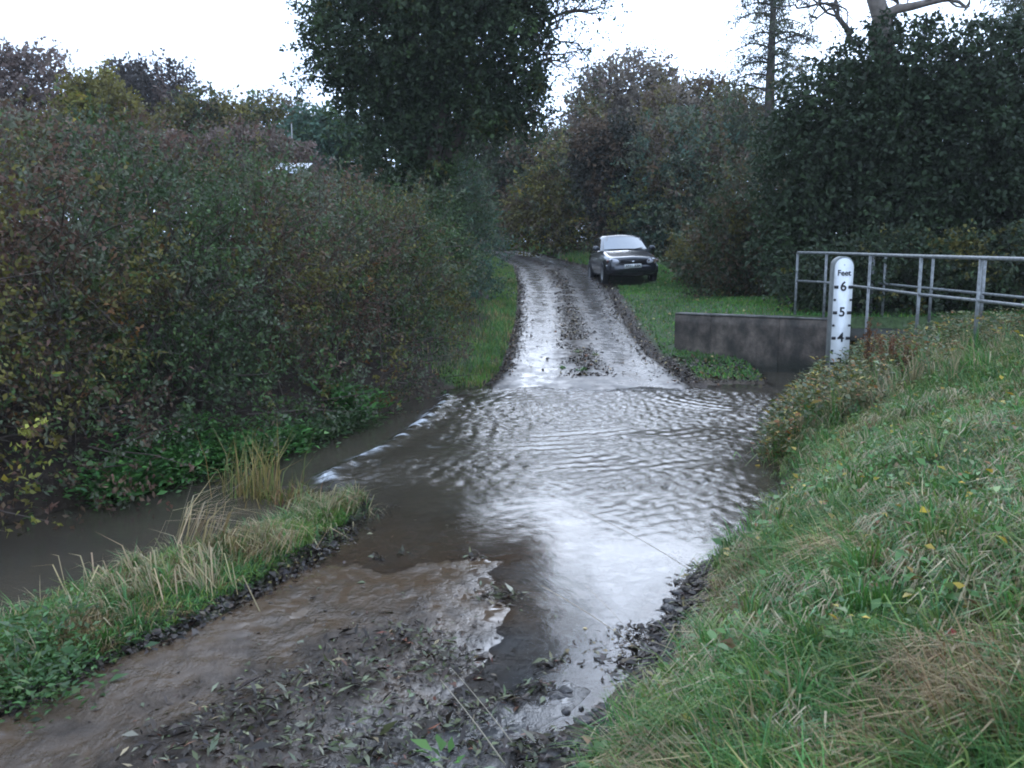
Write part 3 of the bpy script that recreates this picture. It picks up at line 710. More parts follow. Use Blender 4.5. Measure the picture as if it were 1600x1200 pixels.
def foliate(p, d, per, L, ll, lw, pal, rng, spread=.35, hang=0.0, jit=.2, flat=.6, clump_jit=.25):
    n = len(p); N_ = n*per
    t = rng.random(N_)**.8; i_ = np.repeat(np.arange(n), per)
    Ls = L*rng.uniform(.5, 1.3, n)
    base = p[i_] + d[i_]*(t*Ls[i_])[:, None] + rng.normal(size=(N_, 3))*(spread*ll)
    base[:, 2] -= hang*(t**2)*Ls[i_]
    D = norm(d[i_]*.5 + unit(N_, rng)*1.0 + np.array([0, 0, -.15]))
    Nn = norm(unit(N_, rng) + np.array([0, 0, flat]))
    ln = ll*np.exp(rng.normal(0, .28, N_)); wd = lw*np.exp(rng.normal(0, .25, N_))
    V, Q = leaf_arrays(base, D, Nn, ln, wd)
    w_ = np.array([q_[0] for q_ in pal], float); w_ = np.cumsum(w_/w_.sum()); pc = np.array([q_[1] for q_ in pal])*WARM
    fs = max(L*2.6, .5); field = .5*fbm(p[:, 0]/fs+p[:, 1]*.7/fs, p[:, 2]/fs+p[:, 1]*.5/fs, 1.0, 3)+.5*vnoise(p[:, 0]*2.3/fs+7, p[:, 2]*2.3/fs-p[:, 1]/fs)
    rk = np.argsort(np.argsort(field+rng.normal(0, .07, n)))/n; ix = np.searchsorted(w_, np.clip(rk, 0, .9999)); cc = (pc[ix]*np.exp(rng.normal(0, clump_jit, (n, 1))))[i_]
    own = palette(N_, pal, rng, jit)
    c = np.repeat(cc*.82+own*.18, 4, 0)
    return V, Q, c
def grow(acc, p, d, L, r, depth, rng, tips, kids=3, wig=.22, grav=.0, sides=5, shrink=.68):
    m = 5; pts = [p]; dd = d.copy()
    for _ in range(m-1):
        dd = norm(dd + rng.normal(0, wig, 3) + np.array([0, 0, grav])); pts.append(pts[-1]+dd*L/(m-1))
    acc.tube(pts, np.linspace(r, r*.55, m), sides if r > .02 else 3)
    if depth == 0: tips.append((pts[-1], dd)); return
    for k_ in range(kids):
        t = rng.uniform(.35, 1.0) if k_ else 1.0; q = np.array(pts[min(m-1, int(t*(m-1)))])
        nd = norm(dd + rng.normal(0, .55, 3) + np.array([0, 0, .12]))
        grow(acc, q, nd, L*shrink*rng.uniform(.75, 1.2), r*.55*(1.15 if k_ == 0 else .9), depth-1, rng, tips, kids, wig, grav, sides, shrink)
def limbs(acc, base, r0, blobs, rng, fork=.45, sides=7, wig=.18):
    """trunk from base plus a limb to the heart of every blob"""
    B = np.array(blobs, float); top = B[:, :3].mean(0); zf = base[2]+(top[2]-base[2])*fork
    fk = np.array([base[0]*.6+top[0]*.4, base[1]*.6+top[1]*.4, zf])
    pts = [np.array(base)*(1-t)+fk*t + np.array([rng.normal(0, .04), rng.normal(0, .04), 0])*(zf-base[2])*.4 for t in np.linspace(0, 1, 6)]
    acc.tube(pts, r0*np.array([1.35, 1.0, .92, .86, .8, .74]), sides)
    for b in B:
        e_ = b[:3]+np.array([0, 0, b[5]*.35]); q = [fk*(1-t)+e_*t for t in np.linspace(0, 1, 7)]
        h = np.linalg.norm(e_-fk)
        q = [v+np.array([rng.normal(0, .05)*h*wig*4*(0 < j < 6), rng.normal(0, .05)*h*wig*4*(0 < j < 6), .16*h*math.sin(math.pi*j/6)]) for j, v in enumerate(q)]
        acc.tube(q, np.linspace(r0*.6, r0*.12, 7), sides-1)
def px_blobs(lst, Y, dr=.9):
    o = []
    for (px, py, rx, ry) in lst:
        c_ = P(px, py, Y); rx_ = rx*Y/F_PX; rz_ = ry*Y/F_PX; o.append((*c_, rx_, dr*(rx_+rz_)/2, rz_))
    return o
SEED = [100]
def plant(name, label, cat, base, blobs, pal, n, per, L, ll, lw, group=None, trunk=.0, stems=0, stem_r=.02, bark=None, up=.35, rough=.32, shell=.22,
          front=.5, hang=0.0, twigs=0, ground=True, spread=.35, crown='foliage', flat=.6, fork=.45):
    SEED[0] += 1; rng = np.random.default_rng(SEED[0])
    base = np.array(base, float); root = empty(name, base, label, cat, group)
    zmin = (lambda x, y: height(x, y)+.02) if ground else None
    p, d, idx = shoots(blobs, n, rng, up, rough, shell, front, zmin)
    V, Q, c = foliate(p, d, per, L, ll, lw, pal, rng, spread, hang, flat=flat)
    if ground: V[:, 2] = np.maximum(V[:, 2], height(V[:, 0], V[:, 1])+.005)
    obj(crown, raw_mesh(crown, shift(V, root), Q, col=c), M_LEAF, root)
    acc = MB(); B = np.array(blobs, float)
    if trunk: limbs(acc, base-np.array([0, 0, .15]), trunk, blobs, rng, fork)
    for _ in range(stems):
        b = B[rng.integers(len(B))]; a = base+np.array([rng.normal(0, .3)*b[3], rng.normal(0, .3)*b[4], -.1]); a[2] = hz(a[0], a[1])-.1
        v = unit(1, rng)[0]; v[2] = abs(v[2]); e_ = b[:3]+v*b[3:6]*rng.uniform(.6, 1.08)
        q = [a*(1-t)+e_*t + np.array([rng.normal(0, .05), rng.normal(0, .05), 0])*np.linalg.norm(e_-a)*(0 < t < 1) + np.array([0, 0, .1*math.sin(math.pi*t)]) for t in np.linspace(0, 1, 6)]
        acc.tube(q, np.linspace(stem_r, stem_r*.25, 6), 4)
    for k_ in rng.choice(len(p), min(twigs, len(p)), replace=False) if twigs else []:
        b = B[idx[k_], :3]; a = p[k_]*.72+b*.28; e_ = p[k_]+d[k_]*L*rng.uniform(.7, 1.5); mid = (a+e_)/2+rng.normal(0, .06, 3)*L
        acc.tube([a, mid, e_], [stem_r*.5, stem_r*.35, stem_r*.12], 3)
    if acc.n: acc.build('trunk' if trunk else 'stems', bark or M_TWIG, root, smooth=True)
    return root

# colour families (albedo)
C_DKGREEN = (.045, .075, .036); C_GREEN = (.066, .118, .042); C_GREYGREEN = (.115, .140, .100); C_BLUEGREEN = (.075, .145, .115)
C_REDBROWN = (.125, .070, .056); C_OLIVE = (.140, .128, .036); C_YELLOW = (.34, .27, .04); C_YGREEN = (.20, .21, .045); C_RUST = (.20, .09, .035)
C_PURPLE = (.165, .125, .118); C_BROWN = (.115, .080, .055); C_IVY = (.032, .054, .028); C_IVY2 = (.048, .074, .036); C_GREYBR = (.18, .155, .13)  # purple lightened to put the haze over the far trees into their colour
HEDGE = [(3, C_GREYGREEN), (2.2, C_GREEN), (1.6, C_DKGREEN), (.9, C_REDBROWN), (.8, C_BROWN), (1.0, C_OLIVE)]
HEDGE_R = [(2.4, C_REDBROWN), (2.2, C_GREYGREEN), (1.6, C_BROWN), (1.0, C_GREEN), (.8, C_OLIVE), (.12, C_RUST)]
HEDGE_O = [(3, C_OLIVE), (1.6, C_GREEN), (.8, C_GREYGREEN), (1, C_REDBROWN), (.25, C_YGREEN), (.03, C_YELLOW)]
HEDGE_D = [(2.5, C_DKGREEN), (1.8, C_GREEN), (1.5, C_GREYGREEN), (.6, C_OLIVE), (.4, C_BROWN)]

# ------------------------------------------------------------------ the left hedge, shrub by shrub
GH = 'shrubs of the tall hedge along the stream'
def hedge_shrub(x, y, w, top, pal, label, n=1500, name='hedge_shrub', per=9, ll=.048, lw=.028, L=.34, lean=0.0):
    n = int(n*.98)
    z0 = hz(x, y); h = top-z0
    blobs = [(x+.25*w*(y < 15), y-.38*w*(y < 15), z0*.4+h*.12, w*1.0, w*.9, h*.30), (x, y, z0+h*.36, w*1.05, w*.95, h*.34), (x+RNG.normal(0, .12), y, z0+h*.62, w*.95, w*.9, h*.36), (x+RNG.normal(0, .3), y+.1, z0+h*.80, w*.6, w*.6, h*.24)]
    return plant(name, label, 'hedge shrub', (x, y, z0), blobs, pal, n, per, L, ll, lw, GH, stems=24, stem_r=.018, twigs=170, up=.45)
hedge_shrub(-5.0, 6.7, 1.15, 2.9, HEDGE_O, 'olive and yellowing hedge shrub at the left edge, over the near stretch of stream', 1900)
hedge_shrub(-4.35, 7.95, 1.1, 3.0, HEDGE_R, 'dark red brown leaved hedge shrub, second from the near end of the stream hedge', 1900)
hedge_shrub(-3.65, 9.3, 1.1, 2.95, HEDGE_D, 'dark green hedge shrub behind the near end of the bright green waterside weeds', 1900)
hedge_shrub(-3.15, 10.7, 1.1, 3.0, HEDGE, 'grey green hedge shrub straight behind the upright tuft of golden reeds', 1900)
hedge_shrub(-2.65, 12.3, 1.1, 3.0, HEDGE_R, 'reddish brown and grey hedge shrub behind the small green plant at the water edge', 1700)
hedge_shrub(-2.05, 13.9, 1.15, 2.9, HEDGE_D, 'dark green hedge shrub above the far left corner of the calm water', 1700)
hedge_shrub(-1.95, 16.0, .95, 2.8, HEDGE_O, 'olive hedge shrub beside the verge just beyond the ford', 1400)
hedge_shrub(-6.7, 7.9, 1.3, 3.75, HEDGE, 'tall grey green shrub at the back of the hedge, leftmost in the photo', 1500, ll=.06, lw=.035)
hedge_shrub(-6.1, 9.7, 1.3, 3.7, HEDGE_R, 'tall red brown shrub in the back of the hedge, below the purple brown tree', 1600, ll=.06, lw=.035)
hedge_shrub(-5.4, 11.4, 1.3, 3.65, HEDGE, 'tall grey green shrub in the back of the hedge, below the yellow green tree', 1600, ll=.06, lw=.035)
hedge_shrub(-4.8, 13.2, 1.35, 3.75, HEDGE_R, 'tall mixed red and grey back hedge shrub below the round olive tree', 1600, ll=.06, lw=.035)
hedge_shrub(-4.2, 15.2, 1.35, 3.75, HEDGE, 'tall grey shrub in the back of the hedge, in front of the sheet roof', 1600, ll=.06, lw=.035)
hedge_shrub(-3.0, 17.3, 1.25, 3.4, HEDGE_R, 'brownish hedge shrub just left of the ivy covered trunk', 1500, ll=.065, lw=.038)
HEDGE_B = [(3, C_BLUEGREEN), (2, C_GREYGREEN), (1.5, C_DKGREEN), (1.0, C_GREEN)]
hedge_shrub(-1.75, 19.2, 1.0, 3.3, HEDGE_D, 'dark green shrub on the left verge in front of the ivy covered trunk', 1500, ll=.07, lw=.04)
hedge_shrub(-1.35, 22.6, 1.05, 4.2, HEDGE_B, 'bluish green bush left of the lane, reaching up beside the ivy covered trunk', 1700, ll=.075, lw=.04, L=.45)
hedge_shrub(-1.75, 26.6, 1.05, 4.3, HEDGE_B, 'blue green bush overhanging the left edge of the lane across from the car', 1500, ll=.08, lw=.045, L=.45)
hedge_shrub(-2.5, 31.5, 1.3, 3.9, HEDGE_D, 'dark bush on the left of the lane where it begins to bend', 1300, ll=.10, lw=.055, L=.5)
hedge_shrub(-4.3, 37.5, 1.7, 4.4, HEDGE_D, 'dark green bush inside the bend of the lane', 1200, ll=.12, lw=.07, L=.6)
hedge_shrub(-6.2, 44.0, 2.2, 4.8, HEDGE_B, 'farthest bush on the left side of the lane', 1000, ll=.15, lw=.08, L=.7)

# ------------------------------------------------------------------ big ivy-clad tree
IVY = [(5, C_IVY), (3, C_IVY2), (.6, C_GREEN), (.15, C_OLIVE)]
Yt = 22.5
bl = px_blobs([(640, 245, 60, 110), (650, 330, 48, 90), (605, 150, 78, 58), (715, 158, 98, 52), (640, 60, 140, 110), (760, 70, 90, 110), (560, 60, 65, 70), (700, -60, 150, 110), (600, -110, 110, 100), (780, -70, 85, 95), (680, -200, 120, 90), (800, 150, 45, 55), (745, -170, 70, 80)], Yt)
t0 = plant('ivy_clad_tree', 'huge dark tree smothered in ivy, rising over the hedge left of the lane', 'tree', (*P(648, 400, Yt)[:2], hz(-2.47, Yt)), bl, IVY, 13500, 10, .42, .10, .072, 'ivy covered trees', trunk=.42, stems=0, twigs=260, stem_r=.03, up=.05, hang=.35, shell=.25, rough=.29, fork=.4, crown='ivy')
# bare boughs reaching out of its right side
def boughs(root, specs, mat, seed, name='bough', leafy=None):
    rng = np.random.default_rng(seed)
    for (a, b, L, r, depth) in specs:
        acc = MB(); tips = []; a = np.array(a); b = np.array(b); d = norm(b-a); L0 = np.linalg.norm(b-a)
        q = [a*(1-t)+b*t+rng.normal(0, .05, 3)*L0*(0 < t < 1) for t in np.linspace(0, 1, 6)]
        acc.tube(q, np.linspace(r, r*.5, 6), 6)
        for j in range(3, 6):
            for _ in range(2): grow(acc, q[j], norm(d+rng.normal(0, .6, 3)), L, r*.42, depth, rng, tips, 3, .3)
        acc.build(name, mat, root, smooth=True)
        if leafy:
            tp = np.array([t[0] for t in tips]); td = np.array([t[1] for t in tips])
            V, Q, c = foliate(tp, td, leafy[0], leafy[1], leafy[2], leafy[3], leafy[4], rng)
            obj('foliage', raw_mesh('foliage', shift(V, root), Q, col=c), M_LEAF, root)
boughs(t0, [(P(790, 130, Yt), P(850, 60, Yt), 1.0, .085, 3), (P(800, 60, Yt), P(880, 20, Yt), .9, .07, 3), (P(800, 120, Yt-.4), P(868, 95, Yt), .7, .05, 2),
            (P(760, 190, Yt), P(835, 180, Yt), .6, .04, 2), (P(780, -20, Yt), P(880, -60, Yt), .9, .08, 2)], M_TWIG, 5, leafy=(4, .25, .08, .05, IVY))
boughs(t0, [(P(540, 60, Yt), P(495, 30, Yt), .5, .04, 2), (P(540, 130, Yt), P(497, 120, Yt), .5, .04, 2)], M_TWIG, 6, leafy=(9, .3, .09, .06, IVY))

# ------------------------------------------------------------------ trees beyond the hedge, left background
GT = 'trees beyond the hedge'
def tree(label, trunk_px, Y, lst, pal, n, per, L, ll, lw, name='tree', trunk=.25, bark=None, **kw):
    n = int(n*.78); ll *= 1.1; lw *= 1.1; kw['twigs'] = int(kw.get('twigs', 0)*.6)
    x = P(trunk_px, 400, Y)[0]; return plant(name, label, 'tree', (x, Y, hz(x, Y)), px_blobs(lst, Y), pal, n, per, L, ll, lw, kw.pop('group', GT), trunk=trunk, bark=bark or M_BARK, ground=False, **kw)
BARE = dict(rough=.38, shell=.3, up=.35, twigs=500, stem_r=.035)
tree('purple brown thin leaved tree at the left edge of the photo', 50, 34, [(40, 150, 75, 55), (0, 190, 80, 80), (95, 200, 50, 50), (30, 110, 45, 22)], [(3, C_PURPLE), (1, C_GREYBR), (.6, C_REDBROWN)], 1500, 8, .8, .16, .10, **BARE)
tree('yellow green autumn tree between the purple brown tree and the dark tree', 165, 32, [(160, 175, 50, 45), (185, 215, 55, 50), (140, 150, 25, 20), (120, 230, 50, 40)], [(3, C_OLIVE), (1.6, C_YGREEN), (.35, C_YELLOW)], 1400, 9, .6, .14, .09, **BARE)
tree('dark purplish tree with sky showing through its round crown', 230, 44, [(235, 145, 60, 34), (200, 135, 30, 24), (265, 160, 30, 26), (225, 190, 40, 30), (185, 160, 22, 20)], [(3, (.055, .05, .048)), (1, C_PURPLE)], 1300, 8, .8, .17, .11, **BARE)
tree('round olive green tree in the middle of the background row', 320, 42, [(320, 195, 55, 38), (345, 230, 55, 40), (285, 225, 45, 40)], [(3, C_OLIVE), (2, C_DKGREEN), (1, C_BROWN)], 1700, 9, .8, .18, .12, **BARE)
tree('airy greenish tree left of the ivy clad tree, with many sky gaps', 435, 46, [(430, 190, 50, 28), (465, 205, 36, 28), (400, 195, 28, 26), (440, 225, 60, 30)], [(2, C_GREEN), (2, C_OLIVE), (1, C_GREYBR)], 900, 8, .8, .18, .12, **BARE)
tree('green bush like tree tucked against the left side of the ivy clad tree', 510, 36, [(505, 225, 48, 45), (540, 250, 50, 50)], [(3, C_GREEN), (2, C_BLUEGREEN)], 1500, 9, .7, .16, .10, **BARE)
tree('low purple grey thicket tree behind the hedge', 300, 30, [(270, 255, 70, 32), (380, 255, 70, 34), (430, 265, 60, 30)], [(3, C_PURPLE), (1.5, C_GREYBR), (.5, C_REDBROWN)], 2000, 8, .6, .13, .08, **BARE)
tree('reddish grey tree rising from the back of the hedge on the left', 90, 26, [(90, 260, 110, 48), (-30, 240, 80, 70), (200, 262, 70, 40)], [(2, C_GREYGREEN), (2, C_REDBROWN), (1, C_GREYBR)], 2400, 8, .6, .12, .075, **BARE)
# ------------------------------------------------------------------ trees at the head of the lane
GL = 'trees around the head of the lane'
tree('tall grey brown autumn tree above the head of the lane', 960, 52, [(985, 150, 70, 48), (935, 165, 38, 45), (895, 222, 32, 30), (950, 205, 70, 48), (1030, 160, 30, 40)], [(3, C_GREYBR), (1.4, C_PURPLE), (1, C_OLIVE)], 2600, 8, .9, .2, .12, group=GL, trunk=.3, **BARE)
tree('brownish tree just right of the grey brown tree above the lane', 1080, 42, [(1080, 185, 65, 45), (1120, 190, 50, 55), (1040, 210, 50, 45), (1150, 210, 40, 50)], [(3, C_GREYBR), (1.4, C_OLIVE), (1, C_BROWN)], 2300, 8, .7, .16, .10, group=GL, trunk=.25, **BARE)
tree('dark tree filling the gap over the lane behind the ivy clad trunk', 780, 48, [(770, 250, 70, 50), (850, 256, 60, 50), (720, 245, 60, 60), (800, 300, 90, 50)], [(3, C_DKGREEN), (2, C_BROWN), (1, C_GREEN)], 2600, 9, .8, .19, .12, group=GL, trunk=.3, **BARE)
tree('olive and amber bush tree on the right of the lane bend', 870, 40, [(880, 320, 62, 55), (840, 340, 45, 50), (930, 335, 50, 55), (890, 270, 50, 35)], [(3, C_OLIVE), (1.5, C_BROWN), (.8, C_YGREEN), (.2, C_YELLOW), (1.5, C_DKGREEN)], 3000, 9, .6, .13, .09, group=GL, trunk=.18, **BARE)
tree('small yellow bush where the lane bends out of sight', 790, 56, [(790, 300, 30, 28), (775, 335, 28, 26)], [(2, C_YGREEN), (1, C_YELLOW), (2, C_OLIVE)], 800, 9, .6, .17, .11, group=GL, trunk=.1, rough=.3, shell=.25, up=.3, twigs=60, stem_r=.03)
tree('bright yellow green low bush on the verge where the lane bends left', 797, 50, [(798, 372, 26, 17), (782, 366, 18, 14)], [(3, (.13, .24, .07)), (1, C_YGREEN)], 700, 9, .4, .12, .07, group=GL, trunk=.05, rough=.3, shell=.25, up=.4, twigs=0)
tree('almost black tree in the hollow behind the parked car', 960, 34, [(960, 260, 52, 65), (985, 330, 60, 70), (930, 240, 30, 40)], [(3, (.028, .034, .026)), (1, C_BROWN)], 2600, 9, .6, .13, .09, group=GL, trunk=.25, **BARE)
# ------------------------------------------------------------------ right side growth
GRT = 'trees and bushes behind the lawn and the footbridge'
BL = [(3, C_GREYGREEN), (2, C_BLUEGREEN), (1, C_OLIVE), (1, C_PURPLE), (1, C_BROWN)]
tree('blue grey bushy tree behind and to the right of the parked car', 1110, 32.5, [(1090, 250, 90, 70), (1065, 320, 62, 75), (1150, 290, 80, 90), (1040, 240, 40, 40), (1125, 390, 78, 60)], BL, 6500, 9, .5, .10, .065, group=GRT, trunk=.2, rough=.32, shell=.25, up=.25, hang=.2, twigs=300, stem_r=.03)
tree('pale leaved low bush leaning over behind the roof of the car', 1000, 33, [(990, 320, 42, 30), (1015, 345, 40, 34)], [(3, C_BLUEGREEN), (1.5, C_GREYGREEN), (1, C_YGREEN)], 900, 8, .6, .12, .07, group=GRT, trunk=.08, rough=.4, shell=.3, up=.1, twigs=80, stem_r=.03)
HB = [(2.5, C_DKGREEN), (2, C_BROWN), (1.5, C_GREYGREEN), (.8, C_OLIVE)]
tree('dull brown green hedge bush at the back of the lawn', 1150, 22.5, [(1130, 400, 70, 62), (1200, 400, 75, 68), (1190, 330, 80, 70), (1235, 425, 50, 45)], HB, 4200, 9, .4, .08, .05, group=GRT, trunk=.1, rough=.3, shell=.25, up=.3, twigs=160, stem_r=.02)
tree('brown tangled bush just right of the car at the lawn edge', 1060, 25.5, [(1100, 405, 40, 45), (1130, 420, 42, 36)], HB, 1800, 9, .4, .085, .055, group=GRT, trunk=.06, rough=.35, shell=.25, up=.3, twigs=90, stem_r=.02)
DK = [(4, C_IVY), (2, (.036, .050, .034)), (1, C_DKGREEN)]
Yr = 18.5
r1 = tree('great dark ivy covered tree behind the footbridge, pale trunk standing out of its top', 1410, Yr, [(1400, 130, 110, 85), (1330, 190, 110, 90), (1270, 260, 90, 90), (1440, 230, 130, 110), (1400, 340, 150, 110), (1300, 370, 110, 90)], DK, 9800, 9, .42, .085, .062, group='ivy covered trees', trunk=.35, rough=.3, shell=.3, up=.05, hang=.3, twigs=300, stem_r=.03, crown='ivy')
tree('second dark evergreen mass behind the footbridge at the right edge of the photo', 1580, Yr-.8, [(1540, 130, 90, 80), (1640, 160, 100, 110), (1570, 260, 120, 110), (1680, 300, 120, 130), (1580, 370, 140, 100)], DK, 6500, 9, .42, .088, .064, group='ivy covered trees', trunk=.3, rough=.3, shell=.3, up=.05, hang=.3, twigs=220, stem_r=.03, crown='ivy')
tree('low dark bush under the ivy, right behind the handrails', 1450, 16.2, [(1400, 430, 130, 60), (1560, 430, 150, 65), (1290, 440, 60, 45), (1690, 420, 100, 80)], DK+[(1, C_OLIVE)], 4200, 9, .36, .075, .05, group=GRT, trunk=.06, rough=.35, shell=.3, up=.2, twigs=160, stem_r=.02)
boughs(r1, [(P(1380, 120, Yr), P(1368, -30, Yr), 1.2, .26, 2)], M_PALEBARK, 21)
boughs(r1, [(P(1345, 70, Yr), P(1290, 5, Yr), .9, .07, 2), (P(1395, 60, Yr), P(1400, -10, Yr), .6, .05, 2)], M_BARK, 22)
# conifer with sparse drooping boughs
def conifer(px, Y, label, ztop_py, zbot_py, wmax_px, nb, seed, lean=0.0, dens=1.0):
    rng = np.random.default_rng(seed); b = P(px, 400, Y); x = b[0]; z0 = hz(x, Y); root = empty('conifer', (x, Y, z0), label, 'tree', 'conifers')
    zt = P(px, ztop_py, Y)[2]; zb = P(px, zbot_py, Y)[2]; acc = MB()
    acc.tube([(x, Y, z0-.1), (x+lean*.3, Y, (z0+zt)/2), (x+lean, Y, zt)], [.24, .17, .04], 8); acc.build('trunk', M_BARK, root, smooth=True)
    acc = MB(); tp = []; td = []
    for i_ in range(nb):
        t = i_/nb; z = zb+(zt-zb)*t + rng.normal(0, .1); az = i_*2.4+rng.normal(0, .3); w = wmax_px*Y/F_PX*(1-.75*t)*rng.uniform(.5, 1.1)
        cx = x+lean*(z-z0)/(zt-z0); q = []
        for s in np.linspace(0, 1, 7): q.append(np.array([cx+math.cos(az)*w*s, Y+math.sin(az)*w*s, z+.18*w*math.sin(2.4*s)-.22*w*s*s]))
        acc.tube(q, np.linspace(.045, .01, 7), 4)
        for j in range(1, 7):
            for _ in range(int(5*dens)):
                dd = norm(np.array([math.cos(az), math.sin(az), -.25])+rng.normal(0, .55, 3)); tp.append(q[j]+rng.normal(0, .05, 3)); td.append(dd)
    acc.build('boughs', M_BARK, root, smooth=True)
    V, Q, c = foliate(np.array(tp), np.array(td), 9, .5, .15, .035, [(3, (.05, .065, .045)), (1.5, C_GREYGREEN), (.5, C_OLIVE)], rng, .3, .35)
    obj('needles', raw_mesh('needles', shift(V, root), Q, col=c), M_LEAF, root)
    return root
conifer(1192, 32, 'tall conifer with sparse drooping boughs against the white sky, left of the dark ivy tree', -130, 215, 105, 62, 31)
conifer(1590, 24, 'dark conifer trunk with fine drooping boughs at the top right corner', -120, 130, 130, 40, 32)
# leafy screen of low growth under the left trees, and the far wood
def mass(name, kindless, blobs, pal, n, per, L, ll, lw, seed, cat=None, ground=False, **kw):
    rng = np.random.default_rng(seed); p, d, _ = shoots(blobs, n, rng, .3, .3, .3, kw.get('front', .6), None)
    V, Q, c = foliate(p, d, per, L, ll, lw, pal, rng); o = obj(name, raw_mesh(name, V, Q, col=c), M_LEAF); return tag(o, kindless, cat, kind='stuff')
rb = np.random.default_rng(77); bl = []
for x in np.arange(-75, 80, 5.0):
    yy = 82+rb.uniform(-4, 4); h = 10.5 if x < 0 else 12.0; bl.append((x, yy, 2+h*.45, 5.2, 4, h*rb.uniform(.42, .56)))
mass('far_wood', 'hazy belt of woodland closing off the view far behind the lane', bl, [(2, C_GREYBR), (2, C_GREEN), (1, C_PURPLE), (1, C_OLIVE)], 4000, 8, 1.4, .55, .42, 78, 'woodland')
bl = [(x, 24+abs(x+12)*.25+rb.uniform(-1, 1), 2.2, 1.8, 1.4, 1.7+rb.uniform(-.2, .4)) for x in np.arange(-30, -3.5, 1.5)]
mass('thicket', 'low brambly thicket behind the stream hedge', bl, HEDGE_R, 2400, 8, .5, .12, .08, 79, 'undergrowth')
bl = [(x, 24+rb.uniform(-1, 1), 3.0, 1.8, 1.4, 2.6) for x in np.arange(5.5, 26, 1.4)]+[(x, 38, 4, 2.6, 2, 4) for x in np.arange(3, 24, 2.4)]
mass('thicket', 'dark undergrowth filling the space behind the bushes right of the lane', bl, HB, 4400, 8, .5, .12, .085, 80, 'undergrowth')
bl = [(x, 66+rb.uniform(-1, 1), 3.6, 2.2, 1.6, 2.8) for x in np.arange(-16, 14, 1.8)]
mass('thicket', 'dim growth closing the end of the lane where it bends away', bl, [(3, C_DKGREEN), (2, C_OLIVE), (1, C_BROWN)], 1900, 8, .8, .26, .18, 81, 'undergrowth')

# ------------------------------------------------------------------ roof over the hedge, sky reflection put into its pale colour, and a pole
M_ROOF = mat_plain('sky_tinted_roof', (.62, .66, .72), .3, noise=.08, nscale=3, bump=.1); M_SHED = mat_plain('shed_boards', (.10, .085, .07), .8, noise=.3, nscale=4)
shx, shy = P(468, 250, 27)[0], 27.0; zr = P(430, 246, 27)[2]
shed = empty('outbuilding', (shx, shy, hz(shx, shy)), 'outbuilding with a sheet roof coloured pale for the sky it reflects, left of the ivy clad tree', 'building')
m_ = MB(); m_.box((shx-.95, shy, .9), (shx+.75, shy+1.6, zr-.5)); m_.build('wall', M_SHED, shed)
for k_ in range(3):
    x0 = shx-1.0+k_*.37; m_ = MB(); z = zr-.46
    V = [(x0, shy-.2, z), (x0+.36, shy-.2, z), (x0+.36, shy+1.3, z+.42), (x0, shy+1.3, z+.42)]; m_.add(V+[(a, b, c_-.02) for a, b, c_ in V], [(0,1,2,3),(7,6,5,4),(0,4,5,1),(3,2,6,7),(0,3,7,4),(1,5,6,2)]); m_.build('roof_sheet', M_ROOF, shed)
q = P(457, 235, 30); m_ = MB(); m_.tube([(q[0], 30, hz(q[0], 30)-.1), (q[0], 30, P(457, 193, 30)[2])], .018, 7, True)
po = m_.build('pole', mat_plain('grey_pole', (.35, .34, .32), .6)); tag(po, 'thin pale pole standing behind the hedge, left of the ivy clad tree', 'pole')

# ------------------------------------------------------------------ grass
def blades(x, y, h, w, lean, pal_idx_cols, rng, z=None, curl=.5, az=None):
    n = len(x); z = height(x, y) if z is None else z
    az = rng.uniform(0, 2*np.pi, n) if az is None else az
    ld_ = np.stack([np.cos(az), np.sin(az), np.zeros(n)], 1); fa = az+rng.normal(0, .8, n)
    sd = np.stack([-np.sin(fa), np.cos(fa), np.zeros(n)], 1)
    b = np.stack([x, y, z-.01], 1)
    up = np.array([0, 0, 1.])
    a1 = lean*.5; a2 = lean*(1+curl)
    m1 = b + (ld_*np.sin(a1)[:, None]+up*np.cos(a1)[:, None])*(h*.5)[:, None]
    t1 = m1 + (ld_*np.sin(a2)[:, None]+up*np.cos(a2)[:, None])*(h*.5)[:, None]
    w_ = w[:, None]
    V = np.stack([b-sd*w_*.5, b+sd*w_*.5, m1+sd*w_*.42, m1-sd*w_*.42, t1], 1).reshape(-1, 3)
    i_ = np.arange(n)*5
    Q = np.stack([i_, i_+1, i_+2, i_+3], 1); T = np.stack([i_+3, i_+2, i_+4], 1)
    return V, Q, T, np.repeat(pal_idx_cols, 5, 0)
G1 = np.array([.095, .235, .045]); G2 = np.array([.080, .205, .065]); G3 = np.array([.17, .25, .06]); ST = np.array([.38, .31, .18]); ST2 = np.array([.22, .15, .085])
def grass_colour(x, y, rng, straw=.5, sc=1.0):
    n = len(x); f1 = fbm(x, y, 1.2*sc, 3); f2 = fbm(x+40, y-17, 3.1*sc, 3); f3 = fbm(x-11, y+5, .7*sc, 2)
    r_ = rng.random(n); c = np.where((f3 > .5)[:, None], G1, G2); c = np.where(((r_ < .25))[:, None], G3, c)
    ps = straw*np.clip((f2-.38)*3.2, 0, 1)
    c = np.where((rng.random(n) < ps)[:, None], np.where((rng.random(n) < .6)[:, None], ST, ST2), c)
    return c*np.array([1.1, 1.0, .82])*np.exp(rng.normal(0, .2, (n, 1)))*(.45+1.15*fbm(x+7, y+3, 2.2*sc, 3))[:, None]
rg = np.random.default_rng(41)
